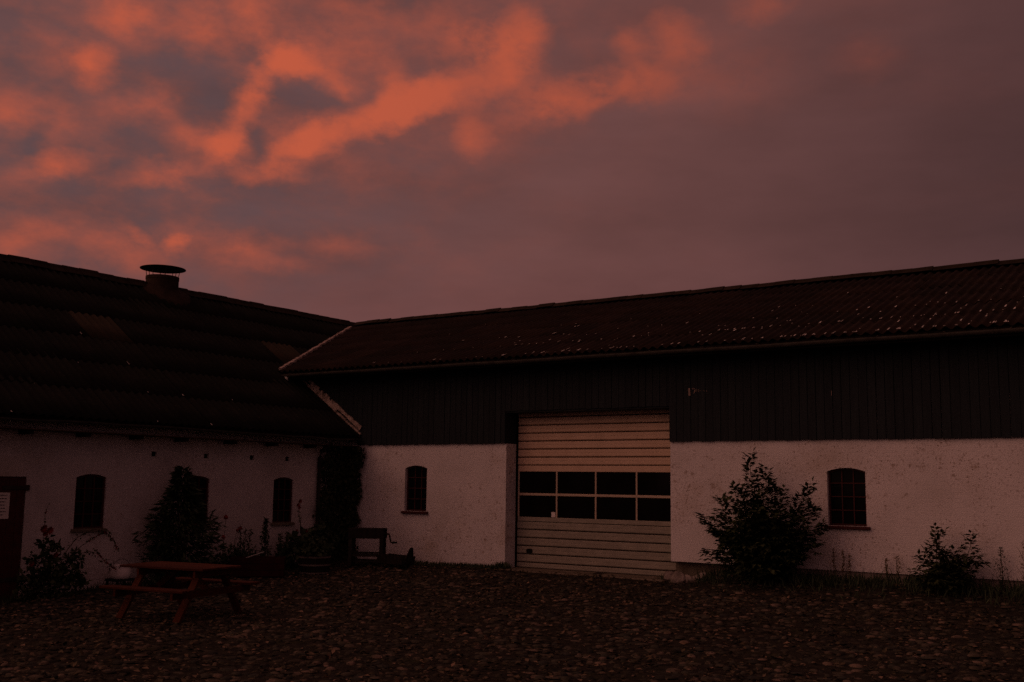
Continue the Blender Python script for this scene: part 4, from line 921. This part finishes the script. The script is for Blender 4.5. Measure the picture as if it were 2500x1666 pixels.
def ivy():
    b = Vector((-.3, -.35, g1(-.3, -.35))); t = thing('ivy', 'thick dark ivy filling the corner between stable and barn', 'ivy', b); n = 5600; P = []; D = []; N = []
    while len(P) < n:
        z = random.uniform(0, 2.5)
        if random.random() < .55:      # on the stable wall
            y = -random.uniform(0, 1.15); lim = 1.08-.06*z+.10*math.sin(z*7)
            if -y > lim: continue
            x = -.34+abs(random.gauss(0, .12)); out = (1, random.gauss(0, .5), random.gauss(-.5, .4))
        else:                          # on the barn wall
            lim = -.06+.085*z+.05*math.sin(z*9)+random.gauss(0, .03); x = random.uniform(-.34, lim)
            y = -.03-abs(random.gauss(0, .14)); out = (random.gauss(0, .5), -1, random.gauss(-.5, .4))
        P.append((x, y, z)); D.append((out[0]*.3+random.gauss(0, .4), out[1]*.3+random.gauss(0, .4), -.8)); N.append(out)
    P = np.array(P)-np.array(b); P[:, 2] += b.z; L = RNG.uniform(.05, .095, n); V, F = leaves(P, np.array(D), np.array(N), L, L*.85, .1)
    V[:, 0] = np.maximum(V[:, 0], -.345-b.x); V[:, 1] = np.minimum(V[:, 1], -.065-b.y)
    mesh_obj('foliage', np_mesh('foliage', V, F, MAT['ivy']), t); st = MB()
    for k in range(7):
        st.tube([(-.02+random.gauss(0, .02), .26-k*.06, 0), (-.03, .27-k*.08+random.gauss(0, .05), .8), (-.03, .27-k*.09+random.gauss(0, .06), 1.6), (-.03, .26-k*.07, 2.3)], .022, .008, 6)
    st.build('stem', MAT['stem'], t)
ivy()

def weeds():
    for k, (x, z, w, lab) in enumerate(((10.61, .69, .05, 'tallest of three dry brown weeds under the right barn window'), (10.76, .66, .04, 'middle of three dry brown weeds under the right barn window'), (10.87, .59, .055, 'shortest of three dry brown weeds under the right barn window'),
            (11.46, .56, .04, 'faint dry weed between the window weeds and the low shrub'), (11.64, .62, .045, 'upright dry weed nearest the low shrub'), (13.20, .82, .10, 'spindly branching weed beside the low shrub'), (13.53, .94, .075, 'tall dense yellowish weed standing tight against the barn wall'))):
        y = -.10 if k < 5 else -.18; b0 = g1(x, y); h = z-b0; t = thing('dry_weed' if k < 5 else 'tall_weed', lab, 'weed', (x, y, b0), 0, 'dry weeds along the barn wall' if k < 5 else None); st = MB(); fo = []
        n = 90 if k < 5 else 230; s = RNG.uniform(.12 if k >= 5 else .35, 1, n); env = np.sin(np.clip(s, 0, 1)*np.pi*.9+.15)
        p = np.stack([RNG.normal(0, w*.5, n)*env, np.minimum(RNG.normal(0, w*.4, n), -y-.03), s*h], 1); L = RNG.uniform(.022, .05, n)
        fo.append(leaves(p, unit(n, .9), unit(n), L, L*.32)); st.tube(stem_curve((0, 0, -.02), (random.gauss(0, .01), 0, h), 0, 4, .006), .006, .003, 5)
        if k >= 5:
            for q in range(5): st.tube(stem_curve((0, 0, h*(.1+.12*q)), (random.gauss(0, w), random.gauss(0, .04), h*(.4+.12*q)), 0, 3, .01), .004, .002, 4)
        st.build('stem', MAT['stem'], t); foliage_obj('foliage', fo, MAT['dry' if k < 5 or k == 6 else 'elder'], t)
weeds()

def grass():
    P = []; H = []
    for _ in range(8200):
        u = random.random()
        if u < .50: x = random.uniform(8.3, 16.5); y = -abs(random.gauss(0, .36))-.03; h = random.uniform(.05, .16)+max(0, random.gauss(0, .08))
        elif u < .66: x = random.uniform(1.5, 4.0); y = -abs(random.gauss(0, .22))-.04; h = random.uniform(.03, .10)
        elif u < .92: x = -.3+abs(random.gauss(0, .42)); y = random.uniform(-11, -.8); h = random.uniform(.03, .14)
        else: x = random.choice((3.97, 7.66))+random.gauss(0, .08); y = random.uniform(-.25, -.02); h = random.uniform(.05, .17)
        P.append((x, y, g1(x, y))); H.append(h)
    P = np.array(P); H = np.array(H); n = len(P); D = np.stack([RNG.normal(0, .35, n), RNG.normal(0, .35, n), np.ones(n)], 1)
    V, F = leaves(P, D, unit(n), H, np.full(n, .011)+H*.05); o = mesh_obj('grass', np_mesh('grass', V, F, MAT['herb'])); tag(o, 'short grass and moss along the foot of the walls', 'grass', kind='stuff')
grass()
